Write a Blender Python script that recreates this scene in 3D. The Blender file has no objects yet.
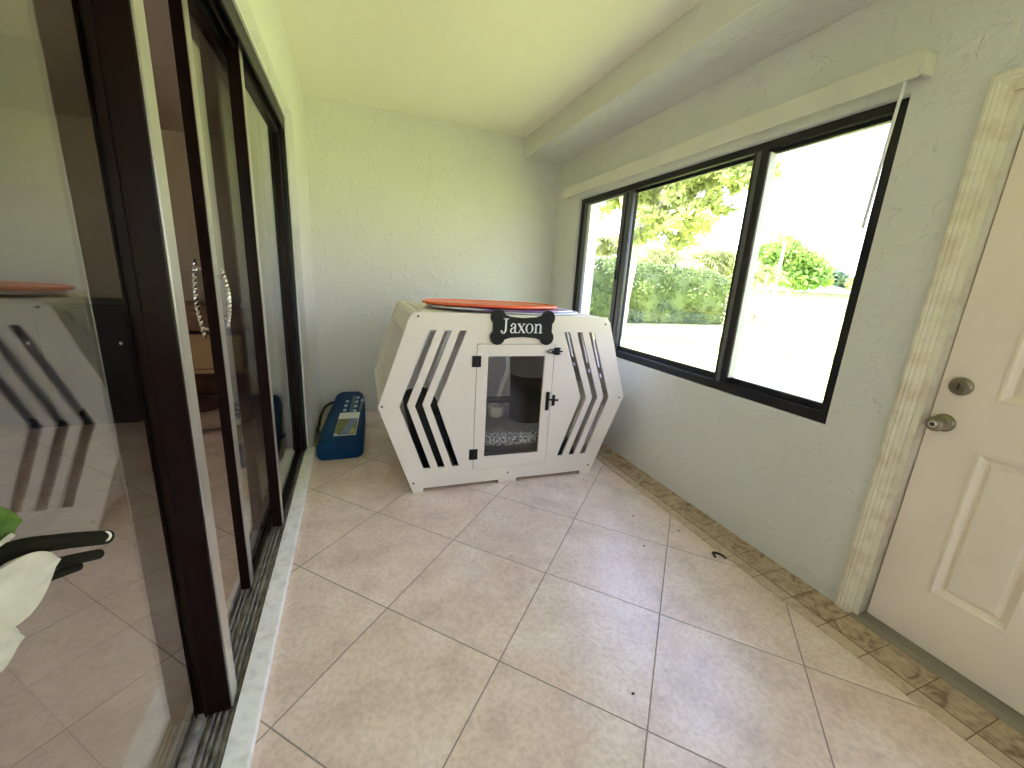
import bpy, bmesh, math, random
from mathutils import Vector, Matrix
import numpy as np
random.seed(7)
S = bpy.context.scene
COL = S.collection
PI = math.pi

# ---------------------------------------------------------------- camera
H = 1.36
YAW, PITCH, ROLL, FPX = 0.376023523, 0.247090865, 0.0589094815, 407.3
fw = Vector((math.sin(YAW)*math.cos(PITCH), math.cos(YAW)*math.cos(PITCH), -math.sin(PITCH)))
r0 = Vector((math.cos(YAW), -math.sin(YAW), 0)); u0 = r0.cross(fw)
rt = math.cos(ROLL)*r0 + math.sin(ROLL)*u0
up = -math.sin(ROLL)*r0 + math.cos(ROLL)*u0
cd = bpy.data.cameras.new('camera'); cam = bpy.data.objects.new('camera', cd); COL.objects.link(cam)
cd.sensor_width = 36; cd.lens = FPX*36/1024; cd.clip_start = 0.02; cd.clip_end = 500
cam.matrix_world = Matrix(((rt.x, up.x, -fw.x, 0), (rt.y, up.y, -fw.y, 0), (rt.z, up.z, -fw.z, H), (0, 0, 0, 1)))
S.camera = cam

# ---------------------------------------------------------------- world, sun, exposure
w = bpy.data.worlds.new('sky'); S.world = w; w.use_nodes = True
bg = w.node_tree.nodes['Background']
tc = w.node_tree.nodes.new('ShaderNodeTexCoord'); sxyz = w.node_tree.nodes.new('ShaderNodeSeparateXYZ'); skr = w.node_tree.nodes.new('ShaderNodeValToRGB')
w.node_tree.links.new(tc.outputs['Generated'], sxyz.inputs[0]); w.node_tree.links.new(sxyz.outputs[2], skr.inputs[0]); w.node_tree.links.new(skr.outputs[0], bg.inputs[0])
skr.color_ramp.elements[0].position = 0.05; skr.color_ramp.elements[0].color = (0.95, 0.92, 1.0, 1)
skr.color_ramp.elements[1].position = 0.75; skr.color_ramp.elements[1].color = (0.42, 0.54, 1.08, 1)
bg.inputs[1].default_value = 2.3
sd = bpy.data.lights.new('sun', 'SUN'); sd.energy = 10.5; sd.angle = 0.009; sd.color = (1, 0.96, 0.88)
sun = bpy.data.objects.new('sun', sd); COL.objects.link(sun)
sun.rotation_euler = Vector((0.42, -0.12, -0.9)).to_track_quat('-Z', 'Y').to_euler()
S.view_settings.view_transform = 'Standard'; S.view_settings.look = 'None'
S.view_settings.gamma = 1; S.view_settings.use_curve_mapping = False
S.view_settings.exposure = 1.56
S.cycles.max_bounces = 14; S.cycles.diffuse_bounces = 8; S.cycles.glossy_bounces = 6
S.cycles.transparent_max_bounces = 24

# ---------------------------------------------------------------- materials
def nodes(name):
    m = bpy.data.materials.new(name); m.use_nodes = True
    nt = m.node_tree; return m, nt, nt.nodes['Principled BSDF']
def lk(nt, a, b): nt.links.new(a, b)
def N(nt, t, **kw):
    n = nt.nodes.new(t)
    for k, v in kw.items():
        if k in n.inputs: n.inputs[k].default_value = v
        else: setattr(n, k, v)
    return n
def rgb(c): return (*c, 1)
def mat(name, c, rough=0.5, metal=0, c2=None, scale=8, bump=0, bscale=60, spec=0.5, detail=3, lo=.35, hi=.65, coat=0, trans=0):
    m, nt, b = nodes(name)
    b.inputs['Roughness'].default_value = rough; b.inputs['Metallic'].default_value = metal
    b.inputs['Specular IOR Level'].default_value = spec
    if coat: b.inputs['Coat Weight'].default_value = coat
    if c2 is None: c2 = tuple(x*0.93 for x in c)
    g = N(nt, 'ShaderNodeNewGeometry')
    n = N(nt, 'ShaderNodeTexNoise', Scale=scale, Detail=detail); lk(nt, g.outputs['Position'], n.inputs['Vector'])
    r = N(nt, 'ShaderNodeValToRGB'); r.color_ramp.elements[0].position = lo; r.color_ramp.elements[1].position = hi
    r.color_ramp.elements[0].color = rgb(c2); r.color_ramp.elements[1].color = rgb(c)
    lk(nt, n.outputs[0], r.inputs[0]); lk(nt, r.outputs[0], b.inputs['Base Color'])
    if bump:
        n2 = N(nt, 'ShaderNodeTexNoise', Scale=bscale, Detail=4); lk(nt, g.outputs['Position'], n2.inputs['Vector'])
        bp = N(nt, 'ShaderNodeBump', Strength=bump, Distance=0.004); lk(nt, n2.outputs[0], bp.inputs['Height']); lk(nt, bp.outputs[0], b.inputs['Normal'])
    if trans: b.inputs['Transmission Weight'].default_value = trans
    return m

def stucco(name, c, c2, strength=0.55):
    m, nt, b = nodes(name)
    b.inputs['Roughness'].default_value = 0.62; b.inputs['Specular IOR Level'].default_value = 0.35
    g = N(nt, 'ShaderNodeNewGeometry')
    n = N(nt, 'ShaderNodeTexNoise', Scale=1.4, Detail=3); lk(nt, g.outputs['Position'], n.inputs['Vector'])
    r = N(nt, 'ShaderNodeValToRGB'); r.color_ramp.elements[0].color = rgb(c2); r.color_ramp.elements[1].color = rgb(c)
    r.color_ramp.elements[0].position = .3; r.color_ramp.elements[1].position = .7
    lk(nt, n.outputs[0], r.inputs[0]); lk(nt, r.outputs[0], b.inputs['Base Color'])
    n1 = N(nt, 'ShaderNodeTexNoise', Scale=13, Detail=5, Distortion=0.9); lk(nt, g.outputs['Position'], n1.inputs['Vector'])
    r1 = N(nt, 'ShaderNodeValToRGB'); r1.color_ramp.elements[0].position = .54; r1.color_ramp.elements[1].position = .66
    lk(nt, n1.outputs[0], r1.inputs[0])
    n2 = N(nt, 'ShaderNodeTexNoise', Scale=70, Detail=3); lk(nt, g.outputs['Position'], n2.inputs['Vector'])
    ad = N(nt, 'ShaderNodeMath', operation='MULTIPLY_ADD'); ad.inputs[1].default_value = 0.3
    lk(nt, n2.outputs[0], ad.inputs[0]); lk(nt, r1.outputs[0], ad.inputs[2])
    bp = N(nt, 'ShaderNodeBump', Strength=strength, Distance=0.004); lk(nt, ad.outputs[0], bp.inputs['Height']); lk(nt, bp.outputs[0], b.inputs['Normal'])
    return m

def floor_mat():
    m, nt, b = nodes('stone_tile')
    g = N(nt, 'ShaderNodeNewGeometry')
    sx = N(nt, 'ShaderNodeSeparateXYZ'); lk(nt, g.outputs['Position'], sx.inputs[0])
    def M(op, a, c=None, d=None):
        n = N(nt, 'ShaderNodeMath', operation=op)
        for i, v in enumerate((a, c, d)):
            if v is None: continue
            if isinstance(v, (int, float)): n.inputs[i].default_value = v
            else: lk(nt, v, n.inputs[i])
        return n.outputs[0]
    u = M('DIVIDE', M('SUBTRACT', sx.outputs[0], 0.087), 0.3685)
    v = M('DIVIDE', M('SUBTRACT', sx.outputs[1], 0.742), 0.3765)
    a = M('MULTIPLY', M('ADD', u, v), 0.5); c = M('MULTIPLY', M('SUBTRACT', u, v), 0.5)
    def edge(x):
        f = M('FRACT', M('ADD', x, 0.5)); return M('ABSOLUTE', M('SUBTRACT', f, 0.5))
    d = M('MINIMUM', edge(a), edge(c))
    grout = N(nt, 'ShaderNodeMapRange'); grout.inputs[1].default_value = 0.0022; grout.inputs[2].default_value = 0.0060
    lk(nt, d, grout.inputs[0])                      # 0 in the joint, 1 on the tile
    # per-tile offset
    ca = M('FLOOR', a); cc = M('FLOOR', c)
    cb = N(nt, 'ShaderNodeCombineXYZ'); lk(nt, ca, cb.inputs[0]); lk(nt, cc, cb.inputs[1])
    wn = N(nt, 'ShaderNodeTexWhiteNoise', noise_dimensions='3D'); lk(nt, cb.outputs[0], wn.inputs['Vector'])
    off = N(nt, 'ShaderNodeVectorMath', operation='MULTIPLY_ADD'); lk(nt, wn.outputs['Color'], off.inputs[0]); off.inputs[1].default_value = (7, 7, 7); lk(nt, g.outputs['Position'], off.inputs[2])
    n1 = N(nt, 'ShaderNodeTexNoise', Scale=5.5, Detail=7, Roughness=0.62); lk(nt, off.outputs[0], n1.inputs['Vector'])
    r = N(nt, 'ShaderNodeValToRGB'); cr = r.color_ramp
    cr.elements[0].position = .3; cr.elements[0].color = rgb((0.66, 0.51, 0.43))
    cr.elements[1].position = .72; cr.elements[1].color = rgb((0.90, 0.76, 0.67))
    e = cr.elements.new(.5); e.color = rgb((0.81, 0.65, 0.55))
    lk(nt, n1.outputs[0], r.inputs[0])
    n2 = N(nt, 'ShaderNodeTexNoise', Scale=2.6, Detail=2); lk(nt, off.outputs[0], n2.inputs['Vector'])
    r2 = N(nt, 'ShaderNodeValToRGB'); r2.color_ramp.elements[0].position = .52; r2.color_ramp.elements[1].position = .75
    r2.color_ramp.elements[0].color = (0, 0, 0, 1); r2.color_ramp.elements[1].color = (.5, .5, .5, 1); lk(nt, n2.outputs[0], r2.inputs[0])
    mx = N(nt, 'ShaderNodeMixRGB'); lk(nt, r2.outputs[0], mx.inputs[0]); lk(nt, r.outputs[0], mx.inputs[1]); mx.inputs[2].default_value = rgb((0.78, 0.56, 0.46))
    n3 = N(nt, 'ShaderNodeTexNoise', Scale=55, Detail=5); lk(nt, off.outputs[0], n3.inputs['Vector'])
    mm = N(nt, 'ShaderNodeMixRGB', blend_type='MULTIPLY'); mm.inputs[0].default_value = .55
    r3 = N(nt, 'ShaderNodeValToRGB'); r3.color_ramp.elements[0].position = .35; r3.color_ramp.elements[0].color = (.74, .70, .66, 1); r3.color_ramp.elements[1].position = .6
    lk(nt, n3.outputs[0], r3.inputs[0]); lk(nt, mx.outputs[0], mm.inputs[1]); lk(nt, r3.outputs[0], mm.inputs[2])
    gm = N(nt, 'ShaderNodeMixRGB'); lk(nt, grout.outputs[0], gm.inputs[0]); gm.inputs[1].default_value = rgb((0.30, 0.23, 0.18)); lk(nt, mm.outputs[0], gm.inputs[2])
    lk(nt, gm.outputs[0], b.inputs['Base Color'])
    rr = N(nt, 'ShaderNodeMapRange'); rr.inputs[3].default_value = 0.7; rr.inputs[4].default_value = 0.29; lk(nt, grout.outputs[0], rr.inputs[0]); lk(nt, rr.outputs[0], b.inputs['Roughness'])
    b.inputs['Specular IOR Level'].default_value = 0.9
    n4 = N(nt, 'ShaderNodeTexNoise', Scale=20, Detail=5, Distortion=1.6); lk(nt, off.outputs[0], n4.inputs['Vector'])
    hh = M('MULTIPLY_ADD', n4.outputs[0], 0.8, grout.outputs[0])
    bp = N(nt, 'ShaderNodeBump', Strength=0.55, Distance=0.004); lk(nt, hh, bp.inputs['Height']); lk(nt, bp.outputs[0], b.inputs['Normal'])
    return m

def border_mat():
    m, nt, b = nodes('mosaic_border')
    b.inputs['Roughness'].default_value = 0.45
    g = N(nt, 'ShaderNodeNewGeometry')
    sx = N(nt, 'ShaderNodeSeparateXYZ'); lk(nt, g.outputs['Position'], sx.inputs[0])
    def M(op, a, c=None):
        n = N(nt, 'ShaderNodeMath', operation=op)
        for i, v in enumerate((a, c)):
            if v is None: continue
            if isinstance(v, (int, float)): n.inputs[i].default_value = v
            else: lk(nt, v, n.inputs[i])
        return n.outputs[0]
    yy = M('DIVIDE', M('SUBTRACT', sx.outputs[1], 0.072), 0.156)
    fy = M('ABSOLUTE', M('SUBTRACT', M('FRACT', M('ADD', yy, 0.5)), 0.5))
    ly = M('LESS_THAN', fy, 0.011)
    lane = M('LESS_THAN', M('ABSOLUTE', M('SUBTRACT', sx.outputs[0], 1.868)), 0.003)
    lane2 = M('LESS_THAN', M('ABSOLUTE', M('SUBTRACT', sx.outputs[0], 1.948)), 0.0022)
    front = M('LESS_THAN', sx.outputs[0], 1.868)
    cb = N(nt, 'ShaderNodeCombineXYZ'); lk(nt, M('FLOOR', yy), cb.inputs[0]); lk(nt, front, cb.inputs[1])
    wn = N(nt, 'ShaderNodeTexWhiteNoise', noise_dimensions='3D'); lk(nt, cb.outputs[0], wn.inputs['Vector'])
    off = N(nt, 'ShaderNodeVectorMath', operation='MULTIPLY_ADD'); lk(nt, wn.outputs['Color'], off.inputs[0]); off.inputs[1].default_value = (5, 5, 5); lk(nt, g.outputs['Position'], off.inputs[2])
    n1 = N(nt, 'ShaderNodeTexNoise', Scale=14, Detail=6, Distortion=1.5); lk(nt, off.outputs[0], n1.inputs['Vector'])
    r = N(nt, 'ShaderNodeValToRGB'); cr = r.color_ramp
    cr.elements[0].position = .34; cr.elements[0].color = rgb((0.22, 0.14, 0.085)); cr.elements[1].position = .66; cr.elements[1].color = rgb((0.54, 0.44, 0.31))
    e = cr.elements.new(.46); e.color = rgb((0.42, 0.305, 0.21)); lk(nt, n1.outputs[0], r.inputs[0])
    mf = N(nt, 'ShaderNodeMixRGB'); fm = M('MULTIPLY', front, 0.55); lk(nt, fm, mf.inputs[0]); lk(nt, r.outputs[0], mf.inputs[1]); mf.inputs[2].default_value = rgb((0.66, 0.54, 0.42))
    jn = M('MAXIMUM', ly, M('MAXIMUM', lane, M('MULTIPLY', lane2, 0.5)))
    mj = N(nt, 'ShaderNodeMixRGB'); lk(nt, jn, mj.inputs[0]); lk(nt, mf.outputs[0], mj.inputs[1]); mj.inputs[2].default_value = rgb((0.16, 0.09, 0.04))
    lk(nt, mj.outputs[0], b.inputs['Base Color'])
    bp = N(nt, 'ShaderNodeBump', Strength=0.35, Distance=0.003); lk(nt, M('SUBTRACT', n1.outputs[0], jn), bp.inputs['Height']); lk(nt, bp.outputs[0], b.inputs['Normal'])
    return m

def glass_mat(name, tint=(1, 1, 1), f0=0.04):
    m = bpy.data.materials.new(name); m.use_nodes = True; nt = m.node_tree
    for n in list(nt.nodes): nt.nodes.remove(n)
    out = N(nt, 'ShaderNodeOutputMaterial'); tr = N(nt, 'ShaderNodeBsdfTransparent'); tr.inputs[0].default_value = rgb(tint)
    gl = N(nt, 'ShaderNodeBsdfGlossy', Roughness=0.0); gl.inputs[0].default_value = (1, 1, 1, 1)
    g = N(nt, 'ShaderNodeNewGeometry')
    d = N(nt, 'ShaderNodeVectorMath', operation='DOT_PRODUCT'); lk(nt, g.outputs['Normal'], d.inputs[0]); lk(nt, g.outputs['Incoming'], d.inputs[1])
    def M(op, a, c=None):
        n = N(nt, 'ShaderNodeMath', operation=op)
        for i, v in enumerate((a, c)):
            if v is None: continue
            if isinstance(v, (int, float)): n.inputs[i].default_value = v
            else: lk(nt, v, n.inputs[i])
        return n.outputs[0]
    c = M('ABSOLUTE', d.outputs['Value'])
    fr = M('ADD', M('MULTIPLY', M('POWER', M('SUBTRACT', 1.0, c), 5.0), 1 - f0), f0)
    mx = N(nt, 'ShaderNodeMixShader'); lk(nt, fr, mx.inputs[0]); lk(nt, tr.outputs[0], mx.inputs[1]); lk(nt, gl.outputs[0], mx.inputs[2]); lk(nt, mx.outputs[0], out.inputs[0])
    return m

def leaf_mat(name, c, c2, scale=3):
    m, nt, b = nodes(name)
    b.inputs['Roughness'].default_value = 0.55; b.inputs['Specular IOR Level'].default_value = 0.3
    g = N(nt, 'ShaderNodeNewGeometry')
    n = N(nt, 'ShaderNodeTexNoise', Scale=scale, Detail=3); lk(nt, g.outputs['Position'], n.inputs['Vector'])
    r = N(nt, 'ShaderNodeValToRGB'); r.color_ramp.elements[0].position = .35; r.color_ramp.elements[1].position = .65
    r.color_ramp.elements[0].color = rgb(c2); r.color_ramp.elements[1].color = rgb(c)
    lk(nt, n.outputs[0], r.inputs[0]); lk(nt, r.outputs[0], b.inputs['Base Color'])
    t = N(nt, 'ShaderNodeBsdfTranslucent'); lk(nt, r.outputs[0], t.inputs[0])
    mx = N(nt, 'ShaderNodeMixShader'); mx.inputs[0].default_value = 0.35
    out = nt.nodes['Material Output']; lk(nt, b.outputs[0], mx.inputs[1]); lk(nt, t.outputs[0], mx.inputs[2]); lk(nt, mx.outputs[0], out.inputs[0])
    return m

M = dict(
    wall=stucco('wall_paint', (0.705, 0.70, 0.675), (0.665, 0.66, 0.635), 0.62),
    ceil=stucco('ceiling_paint', (0.92, 0.895, 0.77), (0.90, 0.875, 0.75), 0.12),
    livwall=mat('living_room_paint', (0.52, 0.43, 0.33), 0.7, scale=2),
    floor=floor_mat(), border=border_mat(),
    sill=mat('worn_white_paint', (0.90, 0.89, 0.87), 0.45, c2=(0.74, 0.72, 0.69), scale=26, detail=6, lo=.3, hi=.52, bump=.25),
    dooroff=mat('door_paint', (0.88, 0.77, 0.66), 0.5, scale=3),
    casing=mat('casing_paint', (0.78, 0.72, 0.59), 0.5, c2=(0.64, 0.56, 0.42), scale=14, detail=5, lo=.3, hi=.55),
    thresh=mat('threshold_metal', (0.25, 0.21, 0.165), 0.5, 0.0, scale=20),
    dark=mat('painted_gap_shade', (0.012, 0.008, 0.008), 0.7),  # near-black colour stands in for shade around the door leaf
    bronze=mat('dark_bronze_frame', (0.008, 0.003, 0.002), 0.3, 0, scale=5, spec=0.14),
    winframe=mat('window_frame_black', (0.016, 0.0155, 0.016), 0.4, scale=6, spec=0.25),
    wingrey=mat('window_sash_grey', (0.11, 0.11, 0.115), 0.42, scale=6, spec=.3),
    track=mat('aluminium_track', (0.42, 0.39, 0.36), 0.42, 0.3, c2=(0.17, 0.155, 0.14), scale=30, detail=5),
    alu=mat('aluminium_edge', (0.60, 0.57, 0.53), 0.28, 0.75, scale=9),
    white=mat('white_paint', (0.80, 0.80, 0.78), 0.45, scale=3),
    bead=mat('pale_grey_bead', (0.45, 0.45, 0.45), 0.4),
    vinyl=mat('white_vinyl', (0.78, 0.78, 0.78), 0.4),
    valance=mat('valance_plastic', (0.70, 0.68, 0.60), 0.4, scale=3),
    knob=mat('antique_brass', (0.28, 0.245, 0.18), 0.3, 0.9, scale=40),
    knobdark=mat('keyhole_dark', (0.06, 0.05, 0.04), 0.4, 0.5),
    crate=mat('crate_white_paint', (0.80, 0.74, 0.67), 0.42, c2=(0.775, 0.715, 0.645), scale=3, spec=0.45),
    black=mat('black_metal', (0.007, 0.007, 0.007), 0.4, spec=0.3),
    sign=mat('sign_black', (0.006, 0.0065, 0.007), 0.45, spec=0.25, scale=20),
    letter=mat('sign_white', (0.85, 0.85, 0.84), 0.5),
    screw=mat('screw_head', (0.06, 0.05, 0.045), 0.4, 0.6),
    red=mat('red_orange_fabric', (0.82, 0.10, 0.045), 0.35, c2=(0.80, 0.24, 0.05), scale=5, spec=0.5),
    redrim=mat('red_rim', (0.90, 0.11, 0.06), 0.25, c2=(0.88, 0.22, 0.06), scale=4),
    purple=mat('purple_fabric', (0.62, 0.55, 0.72), 0.3, c2=(0.16, 0.08, 0.24), scale=3.2, lo=.42, hi=.56),
    purplerim=mat('purple_rim', (0.74, 0.70, 0.82), 0.25, c2=(0.20, 0.09, 0.25), scale=2.4, lo=.42, hi=.56),
    ice=mat('pale_blue_fabric', (0.60, 0.75, 0.85), 0.3, c2=(0.78, 0.82, 0.88), scale=3),
    acrylic=glass_mat('clear_acrylic', (0.93, 0.93, 0.93), 0.02),
    glass=glass_mat('window_glass', (0.96, 0.98, 0.97)),
    doorglass=glass_mat('patio_glass', (0.86, 0.87, 0.85), 0.13),
    bed=mat('charcoal_fabric', (0.055, 0.052, 0.055), 0.85, bump=.4, bscale=180),
    speck=mat('speckled_plush', (0.62, 0.60, 0.58), 0.95, c2=(0.10, 0.10, 0.10), scale=75, detail=2, lo=.44, hi=.56, bump=1.0, bscale=140),
    cush=mat('grey_plush', (0.36, 0.34, 0.33), 0.95, c2=(0.25, 0.24, 0.235), scale=30, bump=.8, bscale=120),
    binb=mat('bin_black_plastic', (0.008, 0.008, 0.008), 0.6, spec=0.12),
    bing=mat('bin_grey_plastic', (0.17, 0.165, 0.16), 0.5),
    bowl=mat('bowl_ceramic', (0.72, 0.68, 0.63), 0.35),
    bag=mat('blue_nylon', (0.003, 0.042, 0.12), 0.5, spec=0.12, c2=(0.002, 0.030, 0.09), scale=9, bump=.3, bscale=25),
    strap=mat('black_webbing', (0.012, 0.012, 0.013), 0.7),
    card=mat('card_white', (0.74, 0.76, 0.70), 0.4, scale=60),
    cardg=mat('card_green', (0.20, 0.20, 0.05), 0.35, c2=(0.09, 0.09, 0.02), scale=22),
    cardb=mat('card_blue', (0.16, 0.22, 0.42), 0.35, c2=(0.10, 0.15, 0.30), scale=25),
    cardy=mat('card_yellow', (0.45, 0.42, 0.10), 0.35),
    print_=mat('pale_print', (0.42, 0.50, 0.56), 0.5),
    panel=mat('slate_print', (0.07, 0.10, 0.14), 0.5),
    sack=mat('white_petal', (0.52, 0.50, 0.43), 0.7, c2=(0.46, 0.44, 0.37), scale=40),
    hemi=mat('hem_thread', (0.36, 0.33, 0.26), 0.8),
    olive=mat('dark_olive_stem', (0.008, 0.008, 0.003), 0.7, spec=0.1),
    ringm=mat('pale_ring', (0.72, 0.70, 0.62), 0.4),
    plant=leaf_mat('house_plant_leaf', (0.16, 0.28, 0.05), (0.05, 0.12, 0.02), 20),
    blackcab=mat('black_lacquer', (0.003, 0.003, 0.003), 0.5, spec=0.1),
    wood=mat('brown_wood', (0.22, 0.10, 0.045), 0.4, c2=(0.10, 0.042, 0.02), scale=9),
    woodl=mat('tan_wood', (0.36, 0.22, 0.09), 0.5, scale=6),
    pale=mat('pale_brown_fabric', (0.30, 0.22, 0.15), 0.9),
    maroon=mat('dark_maroon_fabric', (0.05, 0.012, 0.010), 0.85),
    chrome=mat('chrome', (0.75, 0.75, 0.74), 0.12, 1.0),
    leafbrown=mat('dry_leaf', (0.035, 0.018, 0.010), 0.7),
    lawn=mat('lawn_grass', (0.49, 0.54, 0.15), 0.9, c2=(0.42, 0.47, 0.11), scale=0.7, detail=6, bump=.4, bscale=4),
    leafA=leaf_mat('tree_leaves', (0.52, 0.57, 0.20), (0.34, 0.39, 0.15), .8),
    leafH=leaf_mat('hedge_leaves', (0.22, 0.28, 0.09), (0.11, 0.165, 0.075), .9),
    leafP=leaf_mat('palm_leaves', (0.42, 0.44, 0.18), (0.24, 0.27, 0.10), .8),
    leafF=leaf_mat('far_tree_leaves', (0.36, 0.50, 0.13), (0.17, 0.30, 0.07), .5),
    leafG=leaf_mat('bluegreen_leaves', (0.20, 0.28, 0.17), (0.13, 0.20, 0.12), .5),
    bark=mat('pale_bark', (0.62, 0.57, 0.50), 0.8, c2=(0.38, 0.33, 0.27), scale=6, detail=5, bump=.5, bscale=20),
    housew=mat('house_white', (0.40, 0.40, 0.39), 0.7),
    roofw=mat('pale_roof', (0.13, 0.125, 0.135), 0.8),
    soffit=mat('soffit_grey', (0.30, 0.32, 0.38), 0.7),
    wing=mat('lilac_stucco', (0.42, 0.41, 0.50), 0.7, bump=.4, bscale=30),
)

# ---------------------------------------------------------------- mesh helpers
class MB:
    def __init__(s): s.bm = bmesh.new()
    def box(s, x0, x1, y0, y1, z0, z1, bev=0):
        b = bmesh.new()
        bmesh.ops.create_cube(b, size=1)
        bmesh.ops.scale(b, vec=(x1-x0, y1-y0, z1-z0), verts=b.verts)
        bmesh.ops.translate(b, vec=((x0+x1)/2, (y0+y1)/2, (z0+z1)/2), verts=b.verts)
        if bev: bmesh.ops.bevel(b, geom=list(b.edges), offset=bev, segments=2, affect='EDGES', profile=.6)
        s._add(b); return s
    def _add(s, b):
        me = bpy.data.meshes.new('t'); b.to_mesh(me); b.free(); s.bm.from_mesh(me); bpy.data.meshes.remove(me)
    def raw(s, vs, fs):
        v = [s.bm.verts.new(p) for p in vs]
        for f in fs:
            try: s.bm.faces.new([v[i] for i in f])
            except ValueError: pass
        return s
    def rings(s, rings, cap=True, closed=False):
        vv = [[s.bm.verts.new(p) for p in r] for r in rings]
        n = len(rings[0]); m = len(vv)
        for i in range(m if closed else m-1):
            a, b = vv[i], vv[(i+1) % m]
            for k in range(n): s.bm.faces.new((a[k], a[(k+1) % n], b[(k+1) % n], b[k]))
        if cap and not closed:
            s.bm.faces.new(vv[0][::-1]); s.bm.faces.new(vv[-1])
        return s
    def tube(s, path, r, n=10, closed=False):
        P = [Vector(p) for p in path]; R = r if isinstance(r, (list, tuple)) else [r]*len(P)
        rings = []; ref = None
        for i, p in enumerate(P):
            a = P[i-1] if (i > 0 or closed) else p; b = P[(i+1) % len(P)] if (i < len(P)-1 or closed) else p
            t = (b-a).normalized()
            if ref is None: ref = Vector((0, 0, 1)) if abs(t.z) < .9 else Vector((1, 0, 0))
            e1 = (ref - t*ref.dot(t)).normalized(); ref = e1; e2 = t.cross(e1)
            rings.append([p + R[i]*(math.cos(2*PI*k/n)*e1 + math.sin(2*PI*k/n)*e2) for k in range(n)])
        return s.rings(rings, closed=closed)
    def lathe(s, prof, c=(0, 0, 0), n=32, axis='z', sx=1, sy=1):
        rg = []
        for r, h in prof:
            q = []
            for k in range(n):
                a = 2*PI*k/n; x, y = max(r, 1e-4)*math.cos(a)*sx, max(r, 1e-4)*math.sin(a)*sy
                p = (x, y, h) if axis == 'z' else ((h, x, y) if axis == 'x' else (x, h, y))
                q.append((p[0]+c[0], p[1]+c[1], p[2]+c[2]))
            rg.append(q)
        return s.rings(rg)
    def prism(s, poly, d0, d1, plane='xz'):
        f = {'xz': lambda a, b, d: (a, d, b), 'yz': lambda a, b, d: (d, a, b), 'xy': lambda a, b, d: (a, b, d)}[plane]
        return s.rings([[f(a, b, d0) for a, b in poly], [f(a, b, d1) for a, b in poly]])
    def build(s, name, m, parent=None, smooth=False, off=(0, 0, 0), bevel=0, sub=0, xf=None):
        if xf is not None: s.bm.transform(xf)
        if off != (0, 0, 0): bmesh.ops.translate(s.bm, vec=(-off[0], -off[1], -off[2]), verts=s.bm.verts)
        bmesh.ops.recalc_face_normals(s.bm, faces=s.bm.faces)
        me = bpy.data.meshes.new(name); s.bm.to_mesh(me); s.bm.free()
        o = bpy.data.objects.new(name, me); COL.objects.link(o); me.materials.append(m)
        if parent: o.parent = parent
        if smooth:
            me.polygons.foreach_set('use_smooth', [True]*len(me.polygons))
            try: me.set_sharp_from_angle(angle=math.radians(42))
            except Exception: pass
        if bevel:
            md = o.modifiers.new('bevel', 'BEVEL'); md.width = bevel; md.segments = 2; md.limit_method = 'ANGLE'
        if sub:
            md = o.modifiers.new('sub', 'SUBSURF'); md.levels = sub; md.render_levels = sub
        return o

def plate(loops, t, bev=0.0):
    """flat plate with holes: loops in (a, b); returns a bmesh in XY, thickness along +Z from 0 to t"""
    cu = bpy.data.curves.new('p', 'CURVE'); cu.dimensions = '2D'; cu.fill_mode = 'BOTH'
    cu.extrude = t/2 - bev; cu.bevel_depth = bev; cu.bevel_resolution = 1; cu.offset = -bev
    for lp in loops:
        sp = cu.splines.new('POLY'); sp.points.add(len(lp)-1)
        for i, (a, b) in enumerate(lp): sp.points[i].co = (a, b, 0, 1)
        sp.use_cyclic_u = True
    o = bpy.data.objects.new('p', cu); me = bpy.data.meshes.new_from_object(o)
    b = bmesh.new(); b.from_mesh(me); bmesh.ops.remove_doubles(b, verts=b.verts, dist=1e-6)
    bmesh.ops.translate(b, vec=(0, 0, t/2), verts=b.verts)
    bpy.data.objects.remove(o); bpy.data.curves.remove(cu); bpy.data.meshes.remove(me)
    return b
def from_bm(b):
    s = MB(); s.bm.free(); s.bm = b; return s
FRONT = Matrix(((1, 0, 0, 0), (0, 0, 1, 0), (0, 1, 0, 0), (0, 0, 0, 1)))   # plate (a,b,t) -> (u=a, v=t, z=b)

def props(o, label, cat=None, group=None, kind=None):
    o['label'] = label
    if cat: o['category'] = cat
    if group: o['group'] = group
    if kind: o['kind'] = kind
    return o
def thing(name, label, cat, loc=(0, 0, 0), rz=0, group=None):
    o = bpy.data.objects.new(name, None); COL.objects.link(o); o.empty_display_size = .1
    o.location = loc; o.rotation_euler = (0, 0, rz)
    return props(o, label, cat, group)
def struct(o, label=None):
    o['kind'] = 'structure'
    if label: o['label'] = label
    return o
def rectl(a0, a1, b0, b1): return [(a0, b0), (a1, b0), (a1, b1), (a0, b1)]
def smooth_path(pts, n=6):
    P = [Vector(p) for p in pts]; out = []
    for i in range(len(P)-1):
        p0 = P[max(i-1, 0)]; p1 = P[i]; p2 = P[i+1]; p3 = P[min(i+2, len(P)-1)]
        for k in range(n):
            t = k/n
            out.append(0.5*((2*p1) + (-p0+p2)*t + (2*p0-5*p1+4*p2-p3)*t*t + (-p0+3*p1-3*p2+p3)*t**3))
    out.append(P[-1]); return out

# ================================================================ ROOM SHELL
XL, XR, YB, ZC = -0.325, 2.03, 4.162, 2.735
YF = -2.6                       # wall behind the camera
XLV, YLV = -4.6, 5.2            # living room beyond the patio doors
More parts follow.
